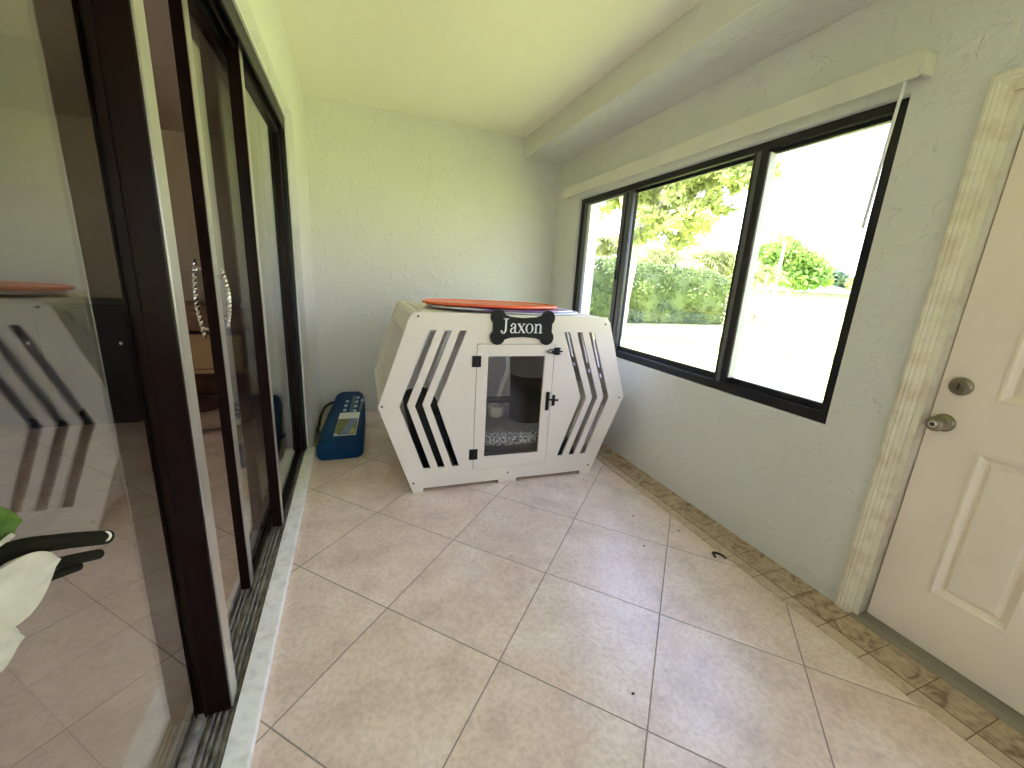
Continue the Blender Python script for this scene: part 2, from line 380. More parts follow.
# floor runs through both rooms
struct(MB().box(XLV-.1, XR+.2, YF-.2, YLV+.2, -0.12, 0).build('floor', M['floor']), 'beige stone-look floor tiles laid on the diagonal')
struct(MB().box(XL-.25, XR+.2, YF-.2, YB+.2, ZC, ZC+.25).build('ceiling', M['ceil']), 'smooth cream painted ceiling over the sunroom')
struct(MB().box(XLV-.2, XL-.25, YF-.2, YLV+.2, 2.55, ZC+.25).build('ceiling', M['livwall']), 'ceiling of the dim room beyond the sliding doors')
# back wall
struct(MB().box(XL-.25, XR+.2, YB, YB+.2, 0, ZC).build('wall_back', M['wall']), 'pale green textured wall at the far end')
# left wall around the patio-door opening
OY, OZ = 3.26, 2.30
lw = from_bm(plate([[(YF, 0), (YF, ZC), (YB, ZC), (YB, 0), (OY, 0), (OY, OZ), (-2.2, OZ), (-2.2, 0)]], .16))
struct(lw.build('wall_left', M['wall'], xf=Matrix(((0, 0, 1, XL-.16), (1, 0, 0, 0), (0, 1, 0, 0), (0, 0, 0, 1)))), 'sunlit pale green wall above and past the sliding doors')
# right wall with window and door openings (and an opening for an added daylight window behind the camera)
WY0, WY1, WZ0, WZ1 = 1.148, 3.688, 0.785, 2.148
DY0, DY1, DZ = -0.075, 0.865, 2.07
rw = from_bm(plate([[(YF, 0), (DY0, 0), (DY0, DZ), (DY1, DZ), (DY1, 0), (YB, 0), (YB, ZC), (YF, ZC)],
                    rectl(WY0, WY1, WZ0, WZ1), rectl(-2.5, -0.30, .30, 2.3)], .2))
struct(rw.build('wall_right', M['wall'], xf=Matrix(((0, 0, 1, XR), (1, 0, 0, 0), (0, 1, 0, 0), (0, 0, 0, 1)))), 'grey green textured wall with the window and the white door')
# wall behind the camera with an opening for an added daylight window
fwl = from_bm(plate([rectl(XL-.25, XR+.2, 0, ZC), rectl(0.1, 1.5, 0.85, 2.1)], .2))
struct(fwl.build('wall_front', M['wall'], xf=Matrix(((1, 0, 0, 0), (0, 0, 1, YF-.2), (0, 1, 0, 0), (0, 0, 0, 1)))))
# dropped beam over the window wall
struct(MB().box(1.632, XR, YF, YB, 2.546, ZC).build('trim_1', M['wall'], bevel=.008), 'boxed beam running above the window')
# mosaic border along the window wall
struct(MB().box(1.805, XR, YF, YB, 0.0, 0.005).build('trim_2', M['border']), 'strip of marbled brown border tiles along the window wall')
# living room shell
struct(from_bm(plate([rectl(YF-.2, YLV, 0, 2.55), rectl(-.6, 1.5, .6, 2.1)], .2)).build('wall_living_left', M['livwall'], xf=Matrix(((0, 0, 1, XLV-.2), (1, 0, 0, 0), (0, 1, 0, 0), (0, 0, 0, 1)))))  # opening holds an unseen window added to brighten the rooms
struct(MB().box(XLV, XL-.25, YLV, YLV+.2, 0, 2.55).build('wall_living_back', M['livwall']), 'dim brown wall of the room beyond the sliding doors')
struct(MB().box(XLV, XL-.25, YF-.2, YF, 0, 2.55).build('wall_living_front', M['livwall']))
struct(MB().box(XL-.25, XL-.05, YB+.2, YLV, 0, 2.55).build('wall_living_right', M['livwall']))

# ================================================================ WINDOW
def window_big():
    X0, X1 = 2.056, 2.14
    fr = from_bm(plate([rectl(WY0+.003, WY1-.003, WZ0+.004, WZ1-.003), rectl(1.200, 3.640, .842, 2.105)], X1-X0, .003))
    yz = Matrix(((0, 0, 1, X0), (1, 0, 0, 0), (0, 1, 0, 0), (0, 0, 0, 1)))
    w_ = fr.build('window_1', M['winframe'], xf=yz)
    struct(w_, 'black framed sliding window onto the garden')
    def frame(a0, a1, b0, b1, wl, wr, wb, wt, x0, x1, name, mt, parent):
        p = from_bm(plate([rectl(a0, a1, b0, b1), rectl(a0+wl, a1-wr, b0+wb, b1-wt)], x1-x0, .002))
        return p.build(name, mt, parent, xf=Matrix(((0, 0, 1, x0), (1, 0, 0, 0), (0, 1, 0, 0), (0, 0, 0, 1))))
    # left sliding sash, middle fixed light, right fixed light
    s1 = frame(2.905, 3.640, .842, 2.105, .028, .06, .036, .018, 2.068, 2.098, 'sash', M['wingrey'], w_)
    MB().box(2.060, 2.068, 2.912, 3.022, .860, 2.090).build('meeting_stile', M['wingrey'], w_, bevel=.003)
    MB().box(2.052, 2.060, 2.952, 2.962, .860, 2.090).build('glazing_bead', M['winframe'], w_)
    MB().box(2.046, 2.060, 2.985, 3.005, 1.42, 1.50, bev=.004).build('latch', M['winframe'], w_)
    s2 = frame(1.830, 2.915, .842, 2.105, .010, .01, .034, .018, 2.100, 2.125, 'sash', M['winframe'], w_)
    MB().box(2.054, 2.125, 1.748, 1.835, .842, 2.105, bev=.004).build('mullion', M['winframe'], w_)
    MB().box(2.049, 2.054, 1.786, 1.812, .842, 2.105).build('glazing_bead', M['wingrey'], w_)
    MB().box(2.062, 2.110, 1.738, 1.748, .880, 2.090).build('glazing_bead', M['bead'], w_)['label'] = 'white strip beside the black mullion'
    s3 = frame(1.198, 1.760, .842, 2.105, .008, .01, .034, .018, 2.085, 2.120, 'sash', M['winframe'], w_)
    for (a0, a1, x) in ((2.93, 3.60, 2.082), (1.84, 2.91, 2.112), (1.205, 1.735, 2.102)):
        MB().box(x, x+.004, a0, a1, .866, 2.095).build('pane', M['glass'], w_)
    return w_
window_big()
# white painted ledge under the frame
struct(MB().box(2.031, 2.056, WY0, WY1, WZ0-.002, WZ0+.006).build('trim_3', M['white']), 'thin white ledge under the window frame')
# unseen windows added to let more daylight in, behind camera and in living room
for nm, yz, (a0, a1, b0, b1), x0 in (('window_added_4', 1, (-.6, 1.5, .6, 2.1), XLV-.12), ('window_added_2', 1, (-2.5, -.30, .30, 2.3), 2.1), ('window_added_3', 0, (.1, 1.5, .85, 2.1), YF-.12)):
    p = from_bm(plate([rectl(a0+.003, a1-.003, b0+.003, b1-.003), rectl(a0+.05, (a0+a1)/2-.03, b0+.06, b1-.05), rectl((a0+a1)/2+.03, a1-.05, b0+.06, b1-.05)], .05))
    xf = Matrix(((0, 0, 1, x0), (1, 0, 0, 0), (0, 1, 0, 0), (0, 0, 0, 1))) if yz else Matrix(((1, 0, 0, 0), (0, 0, 1, x0), (0, 1, 0, 0), (0, 0, 0, 1)))
    o = struct(p.build(nm, M['winframe'], xf=xf))
    for q0, q1 in ((a0+.05, (a0+a1)/2-.03), ((a0+a1)/2+.03, a1-.05)):
        g = MB()
        if yz: g.box(x0+.02, x0+.024, q0, q1, b0+.06, b1-.05)
        else: g.box(q0, q1, x0+.02, x0+.024, b0+.06, b1-.05)
        g.build('pane', M['glass'], o)

# valance of the blind
vt = thing('blind_valance', 'long pale blind valance mounted above the window with hanging wand', 'blind valance', (1.99, 2.48, 2.168))
vo = (1.99, 2.48, 2.168)
MB().rings([[(1.952, y, 2.172), (1.957, y, 2.168), (1.962, y, 2.172), (1.960, y, 2.258), (1.955, y, 2.263), (1.949, y, 2.258)] for y in (1.10, 3.868)]).build('front_board', M['valance'], vt, off=vo)
MB().box(1.975, 2.0299, 1.105, 3.86, 2.205, 2.245, bev=.003).build('headrail', M['valance'], vt, off=vo)
MB().box(1.962, 2.0299, 1.092, 1.106, 2.18, 2.252, bev=.002).build('end_cap', M['valance'], vt, off=vo)
MB().box(1.962, 2.0299, 3.86, 3.868, 2.18, 2.252, bev=.002).build('end_cap', M['valance'], vt, off=vo)
MB().tube([(1.985, 1.155, 2.205), (1.987, 1.156, 2.15), (2.014, 1.190, 1.66)], .006, 8).build('wand', M['vinyl'], vt, smooth=True, off=vo)

# ================================================================ ENTRY DOOR
# door leaf
def entry_door():
    yL, yR, zB, zT = 0.826, -0.050, .024, 2.045
    pans = []
    cols = [(0.452, 0.666), (0.110, 0.324)]
    rows = [(0.268, 0.858), (1.050, 1.640), (1.745, 1.935)]
    for a0, a1 in cols:
        for b0, b1 in rows: pans.append(rectl(a0, a1, b0, b1))
    xf = Matrix(((0, 0, 1, 2.085), (1, 0, 0, 0), (0, 1, 0, 0), (0, 0, 0, 1)))
    d = from_bm(plate([rectl(yR, yL, zB, zT)] + pans, .014)).build('door_1', M['dooroff'], xf=xf, bevel=.002)
    struct(d, 'white six panel entry door on the right')
    MB().box(2.099, 2.125, yR, yL, zB, zT).build('door_core', M['dooroff'], d)
    for a0, a1 in cols:
        for b0, b1 in rows:                       # moulded panel: sloping rim then raised field
            def ring(i, x): return [(x, a0+i, b0+i), (x, a1-i, b0+i), (x, a1-i, b1-i), (x, a0+i, b1-i)]
            MB().rings([ring(-.004, 2.0975), ring(-.004, 2.0815), ring(.006, 2.0805), ring(.014, 2.086), ring(.024, 2.0965), ring(.030, 2.0965), ring(.040, 2.088), ring(.046, 2.0865), ring(.05, 2.0865)]).build('door_panel', M['dooroff'], d, bevel=.0012)
    def lock(name, y, z, knob):
        if not knob:
            o = MB().lathe([(.034, 2.085), (.034, 2.080), (.030, 2.074), (.024, 2.071), (.022, 2.071)], (0, y, z), 32, 'x').build(name, M['knob'], d, smooth=True)
            MB().lathe([(.022, 2.072), (.021, 2.066), (.019, 2.064)], (0, y, z), 28, 'x').build('lock_face', M['knob'], o, smooth=True)
            MB().box(2.0615, 2.066, y-.003, y+.003, z-.012, z+.012, bev=.001).build('keyway', M['knobdark'], o)
        else:
            o = MB().lathe([(.034, 2.085), (.034, 2.081), (.028, 2.074), (.016, 2.070), (.012, 2.060), (.013, 2.048), (.024, 2.040), (.0285, 2.028), (.027, 2.017), (.021, 2.011), (.016, 2.010)], (0, y, z), 32, 'x').build(name, M['knob'], d, smooth=True)
            MB().lathe([(.013, 2.011), (.013, 2.007), (.011, 2.006)], (0, y, z), 24, 'x').build('lock_face', M['alu'], o, smooth=True)
            MB().lathe([(.008, 2.008), (.008, 2.0045), (.006, 2.004)], (0, y, z), 24, 'x').build('keyway', M['knobdark'], o, smooth=True)
    lock('deadbolt', 0.768, 1.078, False); lock('door_knob', 0.782, 0.932, True)
    # near-black sheet behind the leaf, paints the shade in the door gap
    struct(MB().box(2.126, 2.140, DY0+.02, DY1-.02, .02, DZ-.02).build('trim_gap_shade', M['dark']))
    # jamb
    j = from_bm(plate([[(DY0+.001, .001), (DY0+.001, DZ-.001), (DY1-.001, DZ-.001), (DY1-.001, .001), (yL+.005, .001), (yL+.005, zT+.005), (yR-.005, zT+.005), (yR-.005, .001)]], .17)).build('trim_5', M['casing'], xf=Matrix(((0, 0, 1, 2.031), (1, 0, 0, 0), (0, 1, 0, 0), (0, 0, 0, 1))))
    struct(j, 'off-white jamb of the entry door')
    # casing: profiled architrave, mitred, with rounded outer corner
    prof = [(0.000, 0.010), (.004, .016), (.014, .019), (.020, .017), (.026, .019), (.034, .0145), (.040, .0155), (.052, .012), (.056, .0125), (.066, .008)]
    inY, inZ = 0.852, 2.052; ys = -0.068
    pth = [(inY, 0.008, 1, 0), (inY, inZ, 1, 1), (ys, inZ, -1, 1), (ys, 0.008, -1, 0)]
    rg = []
    for (y, z, dy, dz) in pth:
        r = [(2.0299, y, z)]
        for k, (o_, h) in enumerate(reversed(prof)):
            o2 = .066 - o_ if False else o_
        r = [(2.030-h, y+dy*(.066-o_) if dy else y, z+dz*(.066-o_)) for o_, h in prof]
        r = [(2.0299, y+dy*.066, z+dz*.066)] + r + [(2.0299, y, z)]
        rg.append(r)
    b = MB(); b.rings(rg)
    struct(b.build('trim_6', M['casing']), 'weathered cream fluted casing around the entry door')
    # threshold
    t = MB().rings([[(2.012, y, .0055), (2.034, y, .020), (2.070, y, .022), (2.16, y, .022), (2.16, y, .0)] for y in (DY0+.002, DY1-.002)]).build('trim_7', M['thresh'])
    struct(t, 'worn metal threshold under the entry door')
entry_door()

# ================================================================ SLIDING PATIO DOORS
YN = -2.18
struct(MB().box(-0.384, -0.314, YN, 3.26, 0, 0.034, bev=.005).build('trim_8', M['sill']), 'worn white painted sill along the sliding doors')
struct(MB().box(-0.528, -0.506, YN, 3.26, 0, 0.016, bev=.003).build('trim_9', M['sill']))
pd = thing('door_2', 'dark framed sliding glass patio doors on the left wall', None, (-.44, .5, 0)); pd['kind'] = 'structure'
po = (-.44, .5, 0)
MB().box(-.505, -.384, YN, 3.255, 0, .012).build('track_base', M['track'], pd, off=po)
for x in (-.500, -.478, -.462, -.440, -.425, -.408, -.392):
    MB().box(x-.003, x+.003, YN, 3.25, .012, .030 if x < -.40 else .024).build('track_rail', M['track'], pd, off=po)
jb = MB().box(-.520, -.372, 3.222, 3.258, .012, 2.296)
for x in (-.385, -.425, -.465, -.505): jb.box(x-.004, x+.004, 3.208, 3.222, .03, 2.24)
jb.build('jamb', M['winframe'], pd, off=po)
hd = MB().box(-.520, -.372, YN, 3.258, 2.262, 2.297)
for x in (-.378, -.412, -.448, -.49): hd.box(x-.005, x+.005, YN, 3.22, 2.205, 2.262)
hd.build('header', M['winframe'], pd, off=po)
MB().box(-.374, -.362, YN, 3.272, 2.285, 2.2995).box(-.374, -.362, 3.2585, 3.2595, .035, 2.299).build('caulk_line', M['white'], pd, off=po)
MB().box(-.520, -.372, YN, YN+.04, .012, 2.262).build('jamb', M['winframe'], pd, off=po)
def slider(name, label, x0, x1, y0, y1, ys, xg, other=True):
    """x0..x1 depth of the leaf, y0..y1 its span, ys width of the leading stile"""
    p = thing(name, label, None, ((x0+x1)/2, y0, .03)); p['kind'] = 'structure'; o = ((x0+x1)/2, y0, .03)
    return p, o
# near fixed leaf: glass runs back past the camera, thick dark stile at its far end
p1, o1 = slider('door_3', 'nearest glass leaf with a thick dark stile at its end', -.481, -.397, YN+.04, 1.25, .06, -.474)
st = MB().box(-.481, -.397, 1.190, 1.246, .032, 2.25, bev=.003).build('stile', M['bronze'], p1, off=o1)
MB().box(-.4825, -.4795, 1.178, 1.190, .034, 2.25).box(-.462, -.457, 1.184, 1.190, .034, 2.25).build('glazing_bead', M['bronze'], p1, off=o1)
MB().box(-.3975, -.3925, 1.196, 1.250, .036, 2.25).build('edge_strip', M['alu'], p1, off=o1)['label'] = 'pale metal strip on the edge of the stile'
MB().box(-.486, -.462, YN+.04, 1.19, .030, .046).build('bottom_rail', M['track'], p1, off=o1)
MB().box(-.490, -.458, YN+.04, 1.19, 2.195, 2.25).build('top_rail', M['bronze'], p1, off=o1)
MB().box(-.476, -.471, YN+.04, 1.191, .044, 2.20).build('glass_pane', M['doorglass'], p1, off=o1)
# middle leaf with pull handles
p2, o2 = slider('door_4', 'middle glass leaf with twisted clear pull handle', -.486, -.450, 1.74, 2.80, .05, -.466)
MB().box(-.486, -.452, 1.740, 1.786, .030, 2.24, bev=.002).build('stile', M['bronze'], p2, off=o2)
MB().box(-.4525, -.4490, 1.744, 1.790, .032, 2.24).build('edge_strip', M['alu'], p2, off=o2)
MB().box(-.486, -.452, 2.76, 2.80, .030, 2.24).build('stile', M['bronze'], p2, off=o2)
MB().box(-.480, -.456, 1.78, 2.77, .030, .062).build('bottom_rail', M['bronze'], p2, off=o2)
MB().box(-.484, -.454, 1.78, 2.77, 2.175, 2.24).build('top_rail', M['bronze'], p2, off=o2)
MB().box(-.4685, -.4635, 1.78, 2.77, .06, 2.18).build('glass_pane', M['doorglass'], p2, off=o2)
for xs, yy, z0, z1 in ((-.505, 1.757, 1.10, 1.372), (-.434, 1.772, 1.14, 1.345)):
    h = MB(); n = 40; rg = []
    for i in range(n+1):                       # twisted square bar
        t = i/n; z = z0+(z1-z0)*t; a = t*7*PI; r = .0075*(.55+.45*math.sin(PI*min(1, max(0, t)))**.4)
        bow = (-1 if xs < -.47 else 1)*.012*math.sin(PI*t)
        rg.append([(xs+bow+r*math.cos(a+k*PI/2), yy+r*math.sin(a+k*PI/2), z) for k in range(4)])
    h.rings(rg)
    for z in (z0+.03, z1-.03): h.tube([(xs, yy, z), (-.486 if xs < -.47 else -.4495, yy, z)], .006, 8)
    h.build('pull_handle', M['chrome'], p2, off=o2)['label'] = 'twisted clear pull handle'
# far leaf
p3, o3 = slider('door_5', 'far glass leaf beside the jamb', -.445, -.395, 2.2, 3.22, .05, -.42)
MB().box(-.443, -.397, 2.200, 2.246, .028, 2.24, bev=.002).build('stile', M['bronze'], p3, off=o3)
MB().box(-.3975, -.3945, 2.206, 2.248, .030, 2.24).build('edge_strip', M['alu'], p3, off=o3)
MB().box(-.438, -.402, 2.24, 3.206, .028, .060).build('bottom_rail', M['bronze'], p3, off=o3)
MB().box(-.438, -.402, 2.24, 3.206, 2.165, 2.215).build('top_rail', M['bronze'], p3, off=o3)
MB().box(-.438, -.402, 3.175, 3.207, .028, 2.21).build('stile', M['bronze'], p3, off=o3)
MB().box(-.4225, -.4175, 2.24, 3.18, .055, 2.17).build('glass_pane', M['doorglass'], p3, off=o3)

# ================================================================ DOG CRATE
CX, CY, CR = 0.968, 2.405, math.radians(-1.3)
crate = thing('dog_crate', 'large white hexagonal wooden dog crate with chevron cut-outs below the window', 'dog crate', (CX, CY, 0), CR)
ZT, ZM, D = 1.156, 0.588, 1.08
TW, MW, BW = 0.662, 0.857, 0.655
def hex_outline(feet=True):
    ft = [(-BW, 0), (-.588, 0), (-.588, .026), (-.078, .026), (-.078, 0), (.054, 0), (.054, .026), (.555, .026), (.555, 0), (BW-.018, 0)]
    return ft + [(MW, ZM), (TW+.012, ZT-.035), (TW-.02, ZT-.004), (TW-.05, ZT), (-TW+.05, ZT), (-TW+.015, ZT-.004), (-TW-.012, ZT-.035), (-MW, ZM)]
def slot(k, s):
    d = .0925*k
    pts = [(.556-d, 1.052), (.733-d, .586), (.586-d, .160), (.541-d, .160), (.688-d, .592), (.516-d, 1.052)]
    pts = [(s*a, b) for a, b in pts]
    return pts if s > 0 else pts[::-1]
slots = [slot(k, s) for s in (-1, 1) for k in range(3)]
back_slots = [slot(k, s) for s in (-1, 1) for k in range(5)]
door_hole = rectl(-.264, .272, .120, .972)
fp = from_bm(plate([hex_outline()] + slots + [door_hole], .018, .0012)).build('front_panel', M['crate'], crate, xf=FRONT)
for (a, b) in ((-.622, 1.132), (-.833, .592), (-.650, .068), (.638, 1.110), (.822, .580), (.622, .066), (-.012, .075)):
    MB().lathe([(.0065, 0), (.0065, -.0015), (.004, -.002)], (a, 0, b), 12, 'y').build('screw', M['screw'], fp, smooth=True)
bp_ = from_bm(plate([hex_outline()] + back_slots, .018, .0012)); bp_.build('back_panel', M['crate'], crate, xf=Matrix.Translation((0, D-.018, 0)) @ FRONT)
# door leaf
dr = from_bm(plate([rectl(-.2605, .2685, .1235, .9685), rectl(-.188, .203, .206, .892)], .018, .001)).build('crate_door', M['crate'], crate, xf=Matrix.Translation((0, -.0005, 0)) @ FRONT)
MB().box(-.188, .203, .008, .012, .206, .892).build('acrylic_window', M['acrylic'], dr)
for z0, z1 in ((.825, .897), (.196, .270)):
    hg = MB().box(-.292, -.2655, -.004, -.0002, z0, z1, bev=.001).box(-.2585, -.234, -.0045, -.0007, z0, z1, bev=.001)
    hg.tube([(-.262, -.004, z0), (-.262, -.004, z1)], .0055, 10); hg.build('hinge', M['black'], dr)
# barrel bolt at the door's upper corner
lt = MB().box(.268, .305, -.007, -.0002, .900, .950, bev=.002)
for z in (.908, .925, .942): lt.box(.262, .311, -.011, -.0065, z-.004, z+.004, bev=.001)
lt.tube([(.246, -.012, .925), (.322, -.012, .925)], .0055, 8)
lt.build('latch', M['black'], dr)
lb = MB().tube([(.263, -.007, .936), (.225, -.007, .936), (.222, -.007, .925), (.225, -.007, .914), (.263, -.007, .914)], .0035, 8); lb.build('latch_loop', M['black'], dr)
MB().lathe([(.009, -.0005), (.010, -.008), (.006, -.012)], (.208, 0, .925), 14, 'y').build('latch_knob', M['chrome'], dr, smooth=True)
# turn latch half way down
l2 = MB().box(.232, .256, -.010, -.0008, .515, .645, bev=.002).box(.280, .300, -.007, -.0002, .545, .622, bev=.002)
l2.tube([(.250, -.010, .592), (.322, -.010, .585)], .007, 8).tube([(.290, -.004, .586), (.290, -.020, .586)], .008, 10)
l2.build('latch', M['black'], dr)
# side panels, two slopes on each side: slotted plates between round corner rails
def side(s, top):
    a = Vector((s*TW, 0, ZT)) if top else Vector((s*BW, 0, .03)); b = Vector((s*MW, 0, ZM))
    L = (b-a).length; d = (b-a)/L; nrm = Vector((0, 1, 0)).cross(d)
    if nrm.x*s < 0: nrm = -nrm
    v0, v1 = .020, D-.020
    holes = []
    n = 10; w = .036
    for i in range(n):
        c = .15 + (D-.30)*i/(n-1)
        if top:
            holes.append(rectl(c-w/2, c+w/2, .135, L-.185)); holes.append(rectl(c-w/2, c+w/2, L-.135, L-.10))
        else: holes.append(rectl(c-w/2, c+w/2, .13, L-.13))
    if top:
        holes.append(rectl(.06, .12, .045, .105)); holes.append(rectl(D-.12, D-.06, .045, .105))
    p = from_bm(plate([rectl(v0, v1, .022, L-.022)] + holes, .016, .001))
    # (a,b,t): a along depth, b along the slope, t inward
    org = a - nrm*.026
    xf = Matrix(((0, d.x, nrm.x, org.x), (1, 0, 0, 0), (0, d.z, nrm.z, org.z), (0, 0, 0, 1)))
    o = p.build('side_panel', M['crate'], crate, xf=xf)
    for c0 in (v0, v1-.045):
        for q in [(c0, c0+.045)]:
            rm2 = bmesh.new()
            vs = [org + d*t_ + Vector((0, y, 0)) + nrm*h for t_ in (.0, L) for y in q for h in (.012, .026)]
            vv = [rm2.verts.new(x) for x in vs]
            for f in ((0, 1, 3, 2), (4, 6, 7, 5), (0, 4, 5, 1), (2, 3, 7, 6), (0, 2, 6, 4), (1, 5, 7, 3)): rm2.faces.new([vv[i] for i in f])
            from_bm(rm2).build('side_rail', M['crate'], crate, bevel=.004)
for s in (-1, 1):
    side(s, True); side(s, False)
    MB().tube([(s*(TW-.030), .019, ZT-.034), (s*(TW-.030), D-.019, ZT-.034)], .026, 14).build('corner_rail', M['crate'], crate, smooth=True)
    MB().tube([(s*(MW-.030), .019, ZM), (s*(MW-.030), D-.019, ZM)], .026, 14).build('corner_rail', M['crate'], crate, smooth=True)
    MB().tube([(s*(BW-.035), .019, .05), (s*(BW-.035), D-.019, .05)], .022, 14).build('corner_rail', M['crate'], crate, smooth=True)
from_bm(plate([rectl(-TW+.02, TW-.02, .019, D-.019), rectl(-TW+.06, -TW+.075, .12, D-.12), rectl(TW-.075, TW-.06, .12, D-.12)], .016, .001)).build('top_panel', M['crate'], crate, xf=Matrix.Translation((0, 0, ZT-.020)))
MB().box(-BW+.03, BW-.03, .019, D-.019, .030, .046).build('base_panel', M['crate'], crate)
# bone shaped name sign
lobe = []
def bone():
    r, hu, hz = .049, .168, .063
    out = []
    cs = [(hu, hz), (-hu, hz), (-hu, -hz), (hu, -hz)]
    def arc(cx, cz, a0, a1, rr=r, n=14):
        for i in range(n+1):
            a = math.radians(a0+(a1-a0)*i/n); out.append((cx+rr*math.cos(a), cz+rr*math.sin(a)))
    arc(hu, hz, -48, 163)
    out.extend([(.085, .066), (0, .060), (-.085, .066)])
    arc(-hu, hz, 17, 228)
    arc(-hu, -hz, 132, 343); out.extend([(-.085, -.066), (0, -.060), (.085, -.066)])
    arc(hu, -hz, 197, 408)
    return out
sg = from_bm(plate([bone()], .010, .0015)).build('name_sign', M['sign'], crate, xf=Matrix.Translation((.032, -.0115, 1.078)) @ FRONT, smooth=False)
sg['label'] = 'black bone shaped sign reading Jaxon'
for a in (-.150, .150): MB().lathe([(.003, 0), (.003, -.001)], (.032+a, -.0115, 1.078), 10, 'y').build('screw', M['screw'], sg)
# lettering, drawn as strokes in units of the x-height
def ribbon(b, pts, wd, x0, sc, t=.0018, sm=6, seg=True):
    P = smooth_path([(p[0], p[1], 0) for p in pts], sm) if seg and len(pts) > 2 else [Vector((p[0], p[1], 0)) for p in pts]
    n = len(P); Lp, Rp = [], []
    for i, p in enumerate(P):
        a = P[max(i-1, 0)]; c = P[min(i+1, n-1)]; tg = (c-a).normalized(); nn = Vector((-tg.y, tg.x, 0))
        f = i/(n-1)*(len(wd)-1); k = min(int(f), len(wd)-2) if len(wd) > 1 else 0
        wv = wd[k]+(wd[k+1]-wd[k])*(f-k) if len(wd) > 1 else wd[0]
        Lp.append(p+nn*wv/2); Rp.append(p-nn*wv/2)
    def w(p, d): return (.032 + (x0+p.x)*sc, -.0117-d, 1.044 + p.y*sc)
    for i in range(n-1):
        q = [Lp[i], Lp[i+1], Rp[i+1], Rp[i]]
        b.rings([[w(p, 0) for p in q], [w(p, t) for p in q]])
def dot(b, x, y, r, x0, sc, t=.0018):
    b.rings([[(.032+(x0+x+r*math.cos(2*PI*k/16))*sc, -.0117-d, 1.044+(y+r*math.sin(2*PI*k/16))*sc) for k in range(16)] for d in (0, t)])
SC = .0595; ADV = [(-2.55, 'J'), (-1.52, 'a'), (-.66, 'x'), (.25, 'o'), (1.22, 'n')]
for x0, ch in ADV:
    b = MB()
    if ch == 'J':
        ribbon(b, [(.58, 1.48), (.58, .9), (.57, .35), (.47, .05), (.27, -.05), (.10, .08)], [.19, .19, .19, .15, .09, .09], x0, SC)
        dot(b, .13, .14, .12, x0, SC); ribbon(b, [(.30, 1.46), (.86, 1.46)], [.08], x0, SC)
    elif ch == 'a':
        ribbon(b, [(.13, .76), (.24, .95), (.45, .97), (.58, .80), (.58, .5), (.58, .16), (.68, .02), (.82, .08)], [.1, .09, .1, .16, .17, .17, .12, .05], x0, SC)
        dot(b, .16, .75, .1, x0, SC)
        ribbon(b, [(.57, .60), (.38, .54), (.18, .42), (.10, .22), (.20, .03), (.40, .02), (.58, .20)], [.06, .08, .13, .16, .12, .07, .06], x0, SC)
    elif ch == 'x':
        ribbon(b, [(.12, .97), (.74, .03)], [.19], x0, SC); ribbon(b, [(.72, .97), (.12, .03)], [.07], x0, SC)
        for xa, y in ((.14, .97), (.72, .97), (.12, .03), (.74, .03)): ribbon(b, [(xa-.17, y), (xa+.17, y)], [.06], x0, SC)
    elif ch == 'o':
        pts = [(.45+.36*math.cos(2*PI*k/16), .5+.5*math.sin(2*PI*k/16)) for k in range(17)]
        ribbon(b, pts, [.18, .16, .08, .06, .08, .16, .18, .16, .08, .06, .08, .16, .18], x0, SC, sm=3)
    else:
        for xa in (.22, .78): ribbon(b, [(xa, .95 if xa < .5 else .7), (xa, .02)], [.17], x0, SC); ribbon(b, [(xa-.20, .03), (xa+.20, .03)], [.06], x0, SC)
        ribbon(b, [(.04, .95), (.30, .95)], [.07], x0, SC)
        ribbon(b, [(.24, .70), (.40, .90), (.58, .95), (.74, .86), (.78, .66)], [.06, .08, .12, .16, .17], x0, SC)
    b.build('letter', M['letter'], sg)

# --------------------------------------------- inside the crate (things of their own, placed in crate space)
CM = Matrix.Translation((CX, CY, 0)) @ Matrix.Rotation(CR, 4, 'Z')
def cw(u, v, z): p = CM @ Vector((u, v, z)); return (p.x, p.y, p.z)
def srect(cx, cy, hx, hy, r, z, n=5):
    out = []
    for (sx_, sy_, a0) in ((1, 1, 0), (-1, 1, 90), (-1, -1, 180), (1, -1, 270)):
        for i in range(n+1):
            a = math.radians(a0+90*i/n); out.append((cx+sx_*(hx-r)+r*math.cos(a), cy+sy_*(hy-r)+r*math.sin(a), z))
    return out
bed = thing('dog_bed', 'charcoal dog bed with speckled plush cushion inside the white crate', 'dog bed', cw(.12, .50, .0465), CR)
MB().rings([srect(0, 0, .46-.02, .44-.02, .12, 0), srect(0, 0, .46, .44, .14, .03), srect(0, 0, .46, .44, .14, .11), srect(0, 0, .44, .42, .13, .15)]).build('bed_base', M['bed'], bed, smooth=True)
rim = [(math.copysign(abs(math.cos(a))**.55, math.cos(a))*.37, math.copysign(abs(math.sin(a))**.55, math.sin(a))*.35, .20) for a in [2*PI*k/40 for k in range(40)]]
bk = [p for p in rim]
MB().tube([(x*1.06, y*1.06, .165 if y < .1 else .18+.06*max(0, y)/.35) for x, y, z in rim], [.062 if y < .1 else .075 for x, y, z in rim], 12, closed=True).build('bolster', M['bed'], bed, smooth=True)
MB().rings([srect(0, -.02, .30, .30, .12, .12), srect(0, -.035, .37, .35, .14, .17), srect(0, -.045, .38, .365, .14, .235), srect(0, -.04, .355, .345, .13, .268), srect(0, -.02, .25, .25, .1, .272), srect(0, -.02, .1, .1, .05, .266)]).build('cushion', M['cush'], bed, smooth=True)
MB().tube([(x*1.0, y-.03, .225) for x, y, z in rim], .052, 12, closed=True).build('fleece_edge', M['speck'], bed, smooth=True)
